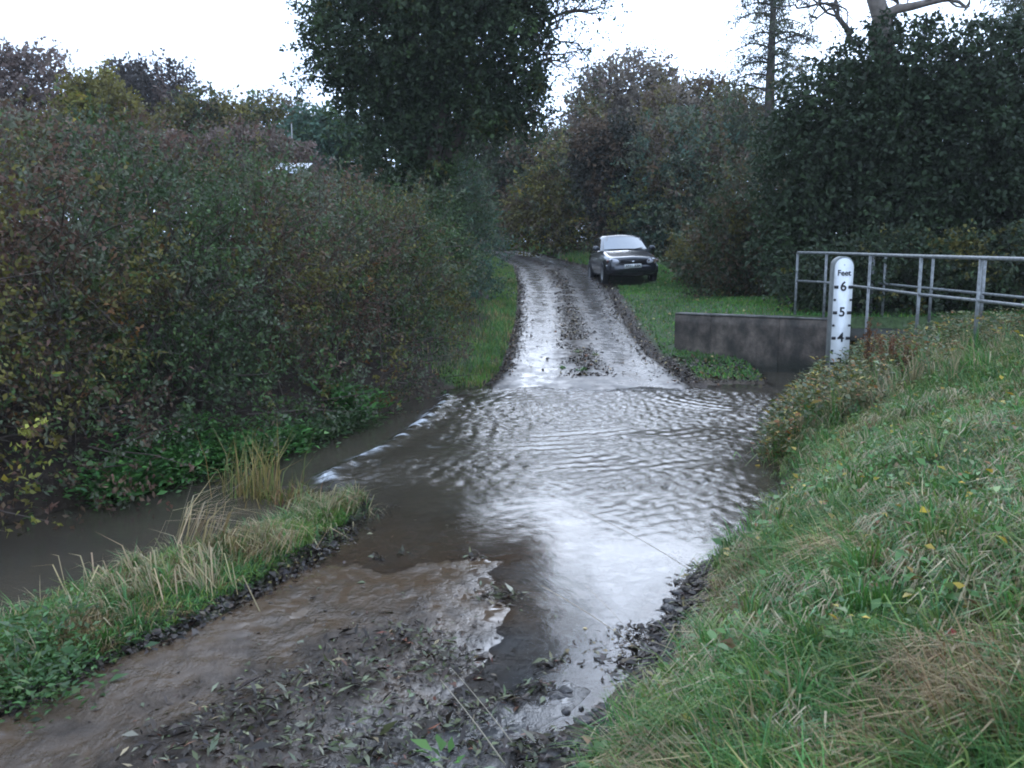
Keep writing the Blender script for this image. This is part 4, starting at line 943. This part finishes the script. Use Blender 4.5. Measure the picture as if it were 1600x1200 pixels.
# right bank: more blades close to the camera
n = 125000; yy = 1.6*np.exp(rg.random(n)**.9*math.log(12.3/1.6)); xx = bankR(yy)+rg.random(n)*(yy*.62+.6-bankR(yy)).clip(.5, 9) + rg.normal(0, .03, n)
m_ok = (xx-bankR(yy) > .05+.22*fbm(xx, yy, 2.5, 2)) & (yy < 12.1); xx, yy = xx[m_ok], yy[m_ok]
hh = rg.uniform(.04, .17, len(xx))*(.4+1.2*sstep(.3, .7, fbm(xx, yy, 1.5, 3))); ww = rg.uniform(.0035, .007, len(xx))*(1+.03*yy)
cc = grass_colour(xx, yy, rg, .75); strawm = cc[:, 0] > .15
lean = np.abs(rg.normal(.85, .33, len(xx))); hh = np.where(strawm, hh*1.3, hh); lean = np.where(strawm, lean+.35, lean)
az = 3.5+4.5*(fbm(xx+3, yy, 1.3, 3)-.5)+rg.normal(0, 1.0, len(xx))
V, Q, T, c = blades(xx, yy, hh, ww, np.clip(lean, 0, 1.45), cc, rg, az=az)
tag(obj('bank_grass', raw_mesh('bank_grass', V, Q, T, c), M_GRASS), 'rough green and straw coloured grass over the right bank', 'grass', kind='stuff')
# tussocks: long arching blades
def join(parts):
    V = []; Q = []; T = []; C = []; o = 0
    for v, q, t, c in parts:
        V.append(v); C.append(c)
        if q is not None: Q.append(q+o)
        if t is not None: T.append(t+o)
        o += len(v)
    return np.vstack(V), np.vstack(Q) if Q else None, np.vstack(T) if T else None, np.vstack(C)
def tussock_field(n_t, xf, per, hr, wr, straw, rng, flop=.45):
    tx, ty = xf(n_t); i_ = np.repeat(np.arange(n_t), per); s = rng.uniform(.03, .10, n_t)
    az = rng.normal(3.6, 1.0, n_t)[i_]+rng.normal(0, .75, len(i_)); dr = np.abs(rng.normal(0, 1, len(i_)))
    x = tx[i_]+np.cos(az)*s[i_]*dr; y = ty[i_]+np.sin(az)*s[i_]*dr
    h = rng.uniform(*hr, len(i_)); w = rng.uniform(*wr, len(i_)); hue = rng.random(n_t)
    base = np.where((hue < straw)[:, None], ST, np.where((hue < straw+.3)[:, None], G3, G1))[i_]
    alt = np.where((rng.random(len(i_)) < .3)[:, None], ST, G2); c = np.where((rng.random(len(i_)) < .65)[:, None], base, alt)*np.exp(rng.normal(0, .22, (len(i_), 1)))
    return blades(x, y, h, w, np.clip(flop+.5*dr+rng.normal(0, .15, len(i_)), .1, 1.5), c, rng, az=az, curl=.8)
def bank_xy(n_):
    y = 2.0*np.exp(rg.random(n_)*math.log(11.8/2.0)); x = bankR(y)+.15+rg.random(n_)*(y*.62+.3-bankR(y)).clip(.5, 9); return x, y
def bank_xy2(n_):
    x, y = bank_xy(n_); k_ = fbm(x, y, .9, 2) > .5; return np.where(k_, x, x+.2), y
V, Q, T, c = join([tussock_field(560, bank_xy, 40, (.08, .28), (.0045, .010), .2, rg), tussock_field(230, bank_xy2, 40, (.10, .32), (.005, .009), .97, rg, 1.15)])
tag(obj('bank_tussocks', raw_mesh('bank_tussocks', V, Q, T, c), M_GRASS), 'arching grass tussocks scattered through the right bank', 'grass', kind='stuff')
# left strip between stream and lane
n = 32000; yy = rg.uniform(2.9, 7.05, n); Sx = stripL(yy); xx = Sx+(laneL(yy)-Sx)*rg.random(n)**.9
keep = (xx > -.65*yy-.3) & (xx < laneL(yy)-.04+.12*(fbm(xx, yy, 5, 2)-.5)); xx, yy = xx[keep], yy[keep]
cc = grass_colour(xx, yy, rg, 1.1, 1.6); hh = rg.uniform(.04, .13, len(xx)); V1 = blades(xx, yy, hh, rg.uniform(.004, .009, len(xx)), np.clip(np.abs(rg.normal(.95, .35, len(xx))), 0, 1.5), cc, rg, az=rg.normal(.3, 1.1, len(xx)))
def strip_xy(n_):
    y = rg.uniform(3.2, 7.0, n_); s_ = stripL(y); x = s_+(laneL(y)-s_)*rg.uniform(.05, .9, n_); return x, y
V2 = tussock_field(130, strip_xy, 46, (.08, .24), (.005, .009), .6, rg)
V, Q, T, c = join([V1, V2]); tag(obj('strip_grass', raw_mesh('strip_grass', V, Q, T, c), M_GRASS), 'flattened wet grass on the strip between stream and lane', 'grass', kind='stuff')
# lawn by the car, verges
n = 40000; yy = 13.6+20.4*rg.random(n)**1.4; xx = laneR(yy)+.05+rg.random(n)*np.where(yy > 24, 2.2, 6.5)
keep = ~((xx > 2.9) & (yy < wallY(xx)+.36) & (yy > wallY(xx)-.03)); keep &= height(xx, yy) > .03; keep &= ~((np.abs(xx-3.47) < .8) & (np.abs(yy-27.85) < 1.9))
keep &= (xx-laneR(yy) > .15+.35*fbm(xx, yy, 1.5, 2)) 
xx, yy = xx[keep], yy[keep]; cc = grass_colour(xx, yy, rg, .12)*np.array([.85, 1.02, .8]); far = (yy > 24)
V1 = blades(xx, yy, rg.uniform(.04, .10, len(xx)), rg.uniform(.012, .022, len(xx)), np.abs(rg.normal(.5, .3, len(xx))), cc, rg)
n = 26000; yy = rg.uniform(13.5, 52, n); xx = laneL(yy)-.06-np.abs(rg.normal(0, .55, n)); cc = grass_colour(xx, yy, rg, .5)*.95
V2 = blades(xx, yy, rg.uniform(.06, .2, n), rg.uniform(.008, .016, n), np.abs(rg.normal(.5, .35, n)), cc, rg)
n = 9000; yy = rg.uniform(34, 60, n); xx = laneR(yy)+.1+np.abs(rg.normal(0, 1.8, n)); cc = grass_colour(xx, yy, rg, .2)
V3 = blades(xx, yy, rg.uniform(.1, .3, n), rg.uniform(.02, .04, n), np.abs(rg.normal(.5, .35, n)), cc, rg)
tfx = np.array([P(905, 552, 16.2)[0], P(930, 556, 16.0)[0], P(915, 583, 14.7)[0], P(880, 578, 14.9)[0]]); tfy = np.array([16.2, 16.0, 14.7, 14.9])
V4 = tussock_field(4, lambda n_: (tfx, tfy), 60, (.05, .12), (.012, .02), .2, rg, .8)
V, Q, T, c = join([V1, V2, V3, V4]); tag(obj('verge_grass', raw_mesh('verge_grass', V, Q, T, c), M_GRASS), 'short green grass on the lawn by the car and the lane verges', 'grass', kind='stuff')

# ------------------------------------------------------------------ broad-leaved weeds
def rosettes(pts, per, size, pal, rng, hgt=.15, ratio=.55, spread=1.0):
    pts = np.array(pts, float); n = len(pts); i_ = np.repeat(np.arange(n), per); N_ = len(i_)
    az = rng.uniform(0, 6.28, N_); el = rng.uniform(.1, 1.1, N_); D = np.stack([np.cos(az)*np.cos(el), np.sin(az)*np.cos(el), np.sin(el)], 1)
    hh_ = rng.random(N_)*hgt; base = pts[i_] + np.stack([np.cos(az)*.04*spread, np.sin(az)*.04*spread, hh_], 1)*1.0 + rng.normal(0, .02*spread, (N_, 3))*np.array([1, 1, .3])
    ln = size*np.exp(rng.normal(0, .3, N_)); V, Q = leaf_arrays(base, D*np.array([1, 1, .5]), norm(np.array([0, 0, 1.])+rng.normal(0, .35, (N_, 3))), ln, ln*ratio, .2)
    return V, Q, None, np.repeat(palette(N_, pal, rng, .22), 4, 0)
def on_ground(x, y, dz=.03): return np.stack([x, y, height(x, y)+dz], 1)
rw = np.random.default_rng(51)
# weeds and brambles crowding the corner of the bank around the gauge
n = 1000; yy = rw.uniform(8.4, 11.9, n); xx = bankR(yy)+np.abs(rw.normal(0, .75, n)); kk_ = rw.random(n) < .25+1.1*sstep(.35, .65, fbm(xx, yy, 2.0, 2)); k1 = rosettes(on_ground(xx, yy)[kk_], 13, .05, [(2, (.11, .13, .05)), (2, (.08, .12, .06)), (1, (.20, .17, .06)), (.7, (.26, .12, .04)), (.5, (.35, .28, .05))], rw, .46, .6, 2.0)
n = 700; yy = rw.uniform(9.3, 12.0, n); xx = bankR(yy)+.6+rw.random(n)*3.2; kk_ = rw.random(n) < 1.2*sstep(.4, .65, fbm(xx+9, yy, 1.7, 2)); k2 = rosettes(on_ground(xx, yy)[kk_], 12, .055, [(2, (.13, .14, .07)), (2, (.09, .13, .06)), (1, (.20, .16, .08)), (.4, (.24, .11, .04)), (.25, (.35, .26, .05))], rw, .34, .55, 2.2)
n = 900; y4 = rw.uniform(10.0, 11.7, n); x4 = 3.7+rw.random(n)*5.0; kk_ = rw.random(n) < .3+sstep(.4, .6, fbm(x4, y4, 1.6, 2)); k4 = rosettes(on_ground(x4, y4)[kk_], 11, .055, [(2, (.13, .15, .07)), (2, (.09, .13, .06)), (1, (.22, .18, .08)), (.5, (.22, .12, .05)), (.3, (.35, .26, .05))], rw, .42, .5, 2.4)
n = 420; y3 = rw.uniform(2.6, 9, n); x3 = bankR(y3)+.2+rw.random(n)*(y3*.6-bankR(y3)).clip(.4, 6); k3 = rosettes(on_ground(x3, y3), 6, .04, [(3, (.09, .20, .06)), (1, (.14, .21, .07)), (.3, (.45, .33, .05)), (.3, (.20, .11, .05))], rw, .10, .65, 1.0)
def corner_xy(n_):
    y = rw.uniform(8.6, 11.8, n_); x = bankR(y)+.05+np.abs(rw.normal(0, 1.6, n_)); return x, y
k5 = tussock_field(210, corner_xy, 34, (.18, .55), (.006, .011), .5, rw, .25)
n = 46; x6 = rw.uniform(3.78, 4.2, n); y6 = rw.uniform(10.2, 10.5, n); k6 = rosettes(on_ground(x6, y6), 12, .05, [(2, (.11, .15, .06)), (2, (.08, .13, .06)), (1, (.22, .18, .06))], rw, .52, .55, 1.6)
V, Q, T, c = join([k1, k2, k3, k4, k5, k6]); tag(obj('bank_weeds', raw_mesh('bank_weeds', V, Q, T, c), M_GRASS), 'mixed weeds and yellowing brambles crowding the bank around the gauge', 'undergrowth', kind='stuff')
# lush green band at the foot of the hedge
rw = np.random.default_rng(52)
def lush(name, label, pts_px, n, size, hgt, seed, pal=[(3, (.08, .22, .06)), (2, (.12, .27, .08)), (1, (.07, .16, .07))]):
    rng = np.random.default_rng(seed); C_ = np.array([G(*p)[:2] for p in pts_px]); k_ = rng.integers(0, len(C_)-1, n) if len(C_) > 1 else np.zeros(n, int)
    t = rng.random(n)[:, None]; xy = (C_[k_]*(1-t)+C_[np.minimum(k_+1, len(C_)-1)]*t)+rng.normal(0, .13, (n, 2))+np.array([.12, -.10])
    z = np.maximum(height(xy[:, 0], xy[:, 1]), -.05); V, Q, T, c = rosettes(np.stack([xy[:, 0], xy[:, 1], z], 1), 14, size, pal, rng, hgt, .42, 2.2)
    cx, cy = C_.mean(0); o = obj(name, raw_mesh(name, V-np.array([cx, cy, 0]), Q, None, c), M_GRASS); o.location = (cx, cy, 0); tag(o, label, 'plant', 'bright green waterside plants', 'stuff')
lush('waterside_weed', 'bright green weeds at the foot of the hedge, nearest clump on the left', [(150, 772), (230, 745), (290, 730)], 300, .062, .30, 1)
lush('waterside_weed', 'bright green weeds directly behind the upright golden reeds', [(300, 722), (370, 712), (450, 690)], 280, .06, .28, 2)
lush('waterside_weed', 'small bright green plant leaning over the far left water edge', [(520, 650), (560, 640)], 70, .09, .30, 3)
lush('waterside_weed', 'darker green weeds between the golden reeds and the small leaning plant', [(450, 690), (500, 668), (540, 655)], 160, .055, .2, 4, [(2, (.05, .10, .04)), (2, (.07, .12, .05))])
lush('broad_leaved_weed', 'green leafy weed at the lower left corner of the strip', [(20, 1010), (40, 1060), (90, 1040)], 60, .042, .14, 5, [(2, (.07, .16, .05)), (1, (.10, .19, .07)), (1, (.06, .11, .05))])
lush('broad_leaved_weed', 'dark green weed at the bottom left where the strip meets the lane', [(15, 1090), (60, 1075)], 45, .040, .12, 6, [(2, (.06, .14, .045)), (1, (.10, .17, .06)), (1, (.06, .11, .05))])
# golden reed tuft and arching reeds
def reeds(label, x, y, n, h, lean, seed, col, spread=.12, az0=None, z=None, wid=(.006, .012)):
    rng = np.random.default_rng(seed); az = rng.uniform(0, 6.28, n) if az0 is None else rng.normal(az0, .5, n); z = max(hz(x, y), -.06) if z is None else z
    xx = x+rng.normal(0, spread, n); yy = y+rng.normal(0, spread*.8, n); c = palette(n, col, rng, .2)
    V, Q, T, c = blades(xx, yy, rng.uniform(*h, n), rng.uniform(*wid, n), np.clip(rng.normal(lean, .2, n), 0, 1.5), c, rng, z=np.full(n, z), az=az, curl=.7)
    o = obj('reed_tuft', raw_mesh('reed_tuft', V-np.array([x, y, 0]), Q, T, c), M_GRASS); o.location = (x, y, 0); return tag(o, label, 'reeds', 'reed tufts by the stream')
GOLD = [(3, (.34, .27, .12)), (2, (.26, .24, .09)), (1, (.2, .2, .07))]
g_ = G(400, 765); 
reeds('upright tuft of golden reeds standing in the edge of the stream', g_[0], g_[1], 150, (.2, .78), .32, 61, GOLD+[(1.5, (.15, .20, .06))], .13, wid=(.005, .016))
g2 = G(455, 775); reeds('short green tuft just right of the upright golden reeds', g2[0], g2[1], 160, (.12, .28), .6, 62, [(2, (.14, .17, .05)), (1, (.3, .24, .1)), (1, (.2, .1, .05))], .13)
g3 = G(300, 860, .12); reeds('bleached reeds arching to the right over the strip', g3[0], g3[1], 60, (.4, .75), .85, 63, [(3, (.45, .38, .26)), (1, (.3, .24, .12))], .10, az0=.2, wid=(.006, .012))
g4 = G(390, 850, .15); reeds('tangle of straw coloured grass in the middle of the strip', g4[0], g4[1], 130, (.2, .42), 1.0, 64, [(3, (.40, .32, .2)), (1, (.2, .2, .08))], .16, az0=-.6, wid=(.005, .010))
g5 = G(500, 800, .08); reeds('pale grass blades at the tip of the strip beside the water', g5[0], g5[1], 170, (.15, .34), .9, 65, [(2, (.38, .32, .2)), (2, (.14, .18, .06))], .13, az0=.3)
g6 = G(260, 900, .2); reeds('broken straw lying along the water side of the strip', g6[0], g6[1], 110, (.25, .5), 1.25, 66, [(3, (.36, .29, .17)), (1, (.2, .2, .08))], .22, az0=2.6)
# rusty dock seed heads near the gauge
def dock(px, py, Y, label, seed, h=.55):
    rng = np.random.default_rng(seed); x, y, zt = P(px, py, Y); z0 = hz(x, y); h = max(zt-z0, .3); root = empty('dock_plant', (x, y, z0), label, 'plant', 'dead dock stalks on the bank')
    acc = MB(); tp = []
    for k_ in range(5):
        e_ = np.array([x+rng.normal(0, .09), y+rng.normal(0, .06), z0+h*rng.uniform(.8, 1.05)]); acc.tube([(x, y, z0-.05), ((x+e_[0])/2, (y+e_[1])/2, z0+h*.45), e_], [.006, .005, .002], 4)
        for t in np.linspace(.45, 1, 22): tp.append(np.array([x, y, z0])*(1-t)+e_*t)
    acc.build('stalks', M_TWIG, root); tp = np.array(tp); V, Q, c = foliate(tp, unit(len(tp), rng), 5, .05, .022, .018, [(3, (.15, .075, .04)), (1, (.22, .12, .06))], rng)
    obj('seed_heads', raw_mesh('seed_heads', shift(V, root), Q, col=c), M_LEAF, root)
dock(1362, 500, 10.0, 'rusty brown dock seed heads touching the right side of the depth gauge', 71)
dock(1390, 515, 9.8, 'rusty brown dock seed heads second to the right of the depth gauge', 72)
dock(1412, 530, 9.5, 'lower rust coloured dock stalk leaning right, third from the depth gauge', 73)
# long dry stalks
M_STRAW = mat_plain('dry_stalk', (.36, .30, .21), .7, noise=.2, nscale=20)
def stalk(label, a, b, sag=.02, r=.0022):
    a = np.array(a, float); b = np.array(b, float); root_ = a
    q = [a*(1-t)+b*t+np.array([0, 0, sag*math.sin(math.pi*t)]) for t in np.linspace(0, 1, 8)]
    m_ = MB(); m_.tube(np.array(q)-a, np.linspace(r, r*.45, 8), 5, True); o = m_.build('dry_stalk', M_STRAW); o.location = tuple(a); tag(o, label, 'grass stalk', 'single dry stalks over the lane')
stalk('long dry stalk leaning out over the water from the muddy right edge', P(1090, 898, 5.35), P(912, 798, 5.0))
stalk('long dry stalk reaching left across the wet lane, nearer than the one over the water', P(1022, 1033, 4.3), P(846, 915, 4.1))
stalk('thin stalk crossing the pale wet lane right of the longest stalk', P(1008, 1020, 4.5), P(915, 915, 4.4), r=.0014)
stalk('pale straw lying from the leaf pile towards the bottom of the photo', P(790, 1195, 3.3), P(688, 1062, 3.7), .01, .003)
stalk('second pale straw right of the first one by the leaf pile', P(800, 1160, 3.4), P(706, 1045, 3.9), .01, .0022)
stalk('dry stalk sticking left out of the right bank near the bottom', P(1180, 1060, 3.5), P(940, 1075, 3.6), .04, .002)
# upright green leaf at the bottom edge
def leaf_plant(label, pts, size, col, seed):
    rng = np.random.default_rng(seed); x, y, z = pts; z0 = hz(x, y); V, Q, T, c = rosettes([(x, y, z-.02)], 9, size, col, rng, .06, .5)
    root = empty('leafy_plant', (x, y, z0), label, 'plant'); acc = MB(); acc.tube([(x, y, z0-.03), (x+.005, y, z)], [.003, .002], 5); acc.build('stem', M_TWIG, root)
    obj('leaves', raw_mesh('leaves', shift(V, root), Q, None, c), M_GRASS, root)
leaf_plant('fresh green leafy sprig at the bottom edge, in front of the leaf pile', P(695, 1188, 2.9), .06, [(2, (.08, .2, .04))], 81)
leaf_plant('green plant with two yellow leaves half way up the right bank', P(1435, 850, 4.2), .075, [(3, (.12, .2, .07)), (1, (.55, .42, .05))], 82)
leaf_plant('round leaved weed low on the bank near the dark leaf mould', P(1065, 1080, 3.6), .05, [(2, (.10, .19, .06))], 83)
leaf_plant('pale green broad leaf near the bottom right corner', P(1500, 1190, 2.5), .06, [(2, (.13, .2, .05))], 84)
def fallen_leaf(px, py, zoff, label, col, size):
    g = G(px, py, 0); 
    for _ in range(25): g = G(px, py, hz(g[0], g[1])*.5+g[2]*.5+zoff*.5)
    rng = np.random.default_rng(px); D = np.array([[1., .3, .15]]); V, Q = leaf_arrays(np.array([[0, 0, 0.]]), D, np.array([[.1, -.5, 1.]]), np.array([size]), np.array([size*.8]), .2)
    o = obj('fallen_leaf', raw_mesh('fallen_leaf', V, Q, None, np.repeat(np.array([col]), 4, 0)), M_LEAF); o.location = tuple(g); tag(o, label, 'leaf')
fallen_leaf(1193, 783, .05, 'round pale yellow leaf on the dark clump at the water edge of the right bank', (.55, .45, .12), .07)
fallen_leaf(1437, 800, .12, 'bright yellow leaf caught in the grass of the right bank', (.62, .42, .04), .06)
fallen_leaf(1480, 990, .08, 'small red leaf low in the grass of the right bank', (.30, .03, .03), .04)

# ------------------------------------------------------------------ litter: wet leaves, leaf mould, mud clods
rl = np.random.default_rng(91)
def litter(xy, size, pal, rng, tilt=.35, ratio=.45, dz=.006, stack=None):
    n = len(xy); x, y = xy[:, 0], xy[:, 1]; z = height(x, y)+dz+(0 if stack is None else stack)
    az = rng.uniform(0, 6.28, n); D = np.stack([np.cos(az), np.sin(az), rng.normal(0, tilt, n)], 1); Nn = norm(np.array([0, 0, 1.])+rng.normal(0, tilt, (n, 3)))
    ln = size*np.exp(rng.normal(0, .35, n)); V, Q = leaf_arrays(np.stack([x, y, z], 1), D, Nn, ln, ln*ratio*np.exp(rng.normal(0, .3, n)), .25)
    return V, Q, None, np.repeat(palette(n, pal, rng, .25), 4, 0)
LIT = [(5, (.030, .022, .018)), (3, (.05, .036, .026)), (2.2, (.09, .10, .05)), (1.1, (.16, .18, .12)), (.6, (.08, .11, .035)), (.4, (.12, .05, .03)), (.15, (.22, .19, .11))]
piles = [(650, 1000, .20, 260, .05), (700, 1035, .22, 420, .06), (560, 1065, .28, 480, .05), (440, 1110, .30, 520, .05), (330, 1165, .30, 420, .05), (620, 1150, .34, 620, .05), (780, 925, .14, 200, .03), (740, 865, .07, 60, .02), (855, 1030, .05, 50, .03),
         (840, 1065, .08, 120, .04), (800, 1085, .07, 90, .03), (500, 1180, .34, 520, .05), (720, 1110, .18, 240, .04), (780, 1165, .2, 260, .04), (590, 865, .04, 50, .02), (630, 855, .05, 25, .01), (880, 1020, .04, 30, .02), (590, 1010, .3, 260, .03), (860, 1170, .12, 240, .05), (1060, 855, .09, 120, .02)]
parts = []
for (px, py, r, n, hgt) in piles:
    n = int(n*.7); g = G(px, py, .03); xy = g[:2]+rl.normal(0, r*.62, (n, 2))*np.array([1, .8]); rr_ = np.linalg.norm(xy-g[:2], axis=1)/r
    parts.append(litter(xy, .046, LIT, rl, .45, .24, .006, stack=hgt*rl.random(n)*np.exp(-rr_**2)))
xy = np.stack([rl.uniform(-2.2, 1.6, 3000), rl.uniform(2.9, 7.0, 3000)], 1); u_ = (xy[:, 0]-laneL(xy[:, 1]))/(laneR(xy[:, 1])-laneL(xy[:, 1])); dens = np.exp(-((u_-.5)/.22)**2)*sstep(5.6, 4.0, xy[:, 1])+.05
xy = xy[(rl.random(len(xy)) < dens) & (u_ > .02) & (u_ < .98)]; parts.append(litter(xy, .035, LIT, rl, .2, .4))
V, Q, T, c = join(parts); tag(obj('leaf_litter', raw_mesh('leaf_litter', V, Q, None, c), M_WETLEAF), 'wet willow leaves and torn weeds heaped in the middle of the near lane', 'leaf litter', kind='stuff')
# dark mould along the right edge and the left edge
parts = []
DARK = [(5, (.022, .016, .014)), (2, (.045, .032, .026)), (.6, (.10, .085, .06)), (.25, (.2, .17, .08))]
n = 15000; yy = rl.uniform(3.2, 8.2, n); lob = fbm(yy*0, yy, 3.2, 2); w_ = np.clip(bankR(yy)-laneR(yy), .1, .5); xx = bankR(yy)+.08-np.abs(rl.normal(0, .7, n))*w_*(sstep(.42, .6, lob)+.30)
parts.append(litter(np.stack([xx, yy], 1), .036, DARK, rl, .28, .38, .006, stack=.03*rl.random(n)))
n = 2600; yy = rl.uniform(3.2, 7.3, n); xx = laneL(yy)+rl.normal(.0, .07, n); parts.append(litter(np.stack([xx, yy], 1), .035, DARK, rl, .4, .5, .008, stack=.02*rl.random(n)))
V, Q, T, c = join(parts); tag(obj('leaf_mould', raw_mesh('leaf_mould', V, Q, None, c), M_WETLEAF), 'black rotting leaves washed up along the edges of the near lane', 'leaf litter', kind='stuff')
# litter on the lane beyond the ford
parts = []
FAR = [(4, (.035, .028, .024)), (2, (.06, .045, .032)), (1, (.12, .10, .07)), (.5, (.22, .17, .08)), (.35, (.16, .07, .03))]
n = 13000; yy = 14.2+rl.random(n)**1.1*22; u_ = .5+rl.normal(0, .075, n); xx = laneL(yy)+(laneR(yy)-laneL(yy))*u_; k_ = fbm(xx, yy, 2.2, 3) > .36; parts.append(litter(np.stack([xx, yy], 1)[k_], .038, FAR, rl, .32, .6, .006))
n = 7000; yy = 13.7+rl.random(n)*24; sd = rl.random(n) < .5; xx = np.where(sd, laneL(yy)+.02+np.abs(rl.normal(0, .12, n))*rl.choice([1, -.8], n), laneR(yy)-.02-np.abs(rl.normal(0, .16, n))*rl.choice([1, -1.2], n)); parts.append(litter(np.stack([xx, yy], 1), .045, FAR, rl, .4, .6, .008, stack=.015*rl.random(n)))
n = 2600; yy = 14+rl.random(n)*14; u_ = rl.random(n); xx = laneL(yy)+(laneR(yy)-laneL(yy))*u_; k_ = fbm(xx, yy, 2.2, 3) > .52; parts.append(litter(np.stack([xx, yy], 1)[k_], .035, FAR, rl, .28, .6, .005))
n = 1000; yy = rl.uniform(13.9, 15.6, n); xx = 2.6+rl.random(n)*1.6; k_ = (yy < wallY(xx)-.1) & (height(xx, yy) > .0); parts.append(litter(np.stack([xx, yy], 1)[k_], .055, FAR, rl, .5, .6, .01))
n = 260; yy = rl.uniform(14, 27, n); xx = laneR(yy)+rl.random(n)*4; k_ = (xx < 2.95) | (yy > wallY(xx)+.4); parts.append(litter(np.stack([xx, yy], 1)[k_], .05, [(1, (.35, .30, .14)), (1, (.3, .2, .07))], rl, .3, .6, .05))
V, Q, T, c = join(parts); tag(obj('lane_leaves', raw_mesh('lane_leaves', V, Q, None, c), M_WETLEAF), 'fallen leaves strewn down the crown and edges of the lane beyond the ford', 'leaf litter', kind='stuff')
# mud clods: low lumps
def clods(cs, name, label, seed):
    rng = np.random.default_rng(seed); acc = MB(); th = np.arange(9)*2*np.pi/9
    for (x, y, r, h) in cs:
        z = hz(x, y); V = []; rings = [(1, -.3), (.95, .25), (.7, .7), (.35, .95)]
        for k_, (rr_, hh_) in enumerate(rings):
            j = rng.uniform(.75, 1.2, 9); V += [(x+math.cos(t)*r*rr_*jj, y+math.sin(t)*r*rr_*jj*.8, z+h*hh_*rng.uniform(.7, 1.2)) for t, jj in zip(th, j)]
        V.append((x, y, z+h)); Qs = [(k_*9+j_, k_*9+(j_+1) % 9, (k_+1)*9+(j_+1) % 9, (k_+1)*9+j_) for k_ in range(3) for j_ in range(9)]; T = [(27+j_, 27+(j_+1) % 9, 36) for j_ in range(9)]
        acc.add(V, Qs, T)
    o = acc.build(name, mat_plain('wet_mud', (.022, .017, .015), .3, noise=.4, nscale=40, bump=.8), smooth=True); return tag(o, label, 'mud', kind='stuff')
cs = []
for (px, py, r, n) in ((1050, 935, .22, 26), (1010, 960, .1, 10), (1000, 1055, .2, 26), (930, 1140, .2, 26), (880, 1180, .15, 16), (1165, 830, .18, 20), (1040, 990, .14, 14), (855, 1035, .04, 3), (870, 1075, .05, 5), (800, 1090, .05, 4), (770, 1160, .1, 8)):
    g = G(px, py, .03)
    for _ in range(n): cs.append((g[0]+rl.normal(0, r*.5), g[1]+rl.normal(0, r*.5), rl.uniform(.015, .06), rl.uniform(.005, .018)))
clods(cs, 'mud_clods', 'lumps of black mud along the right edge of the near lane', 95)

# ------------------------------------------------------------------ thin haze volume, added to lift the dark tones of the trees
hm = bpy.data.materials.new('added_haze'); hm.use_nodes = True; hn = hm.node_tree.nodes; hn.remove(hn['Principled BSDF'])
pv = hn.new('ShaderNodeVolumePrincipled'); pv.inputs['Density'].default_value = .0006; pv.inputs['Color'].default_value = (.93, .93, .94, 1); pv.inputs['Anisotropy'].default_value = .3
hm.node_tree.links.new(pv.outputs[0], hn['Material Output'].inputs['Volume'])
m_ = MB(); m_.box((-240, -70, -2.5), (240, 310, 26)); hz_o = m_.build('haze', hm); tag(hz_o, 'thin haze added over the lane and trees to lift their dark tones', kind='stuff')
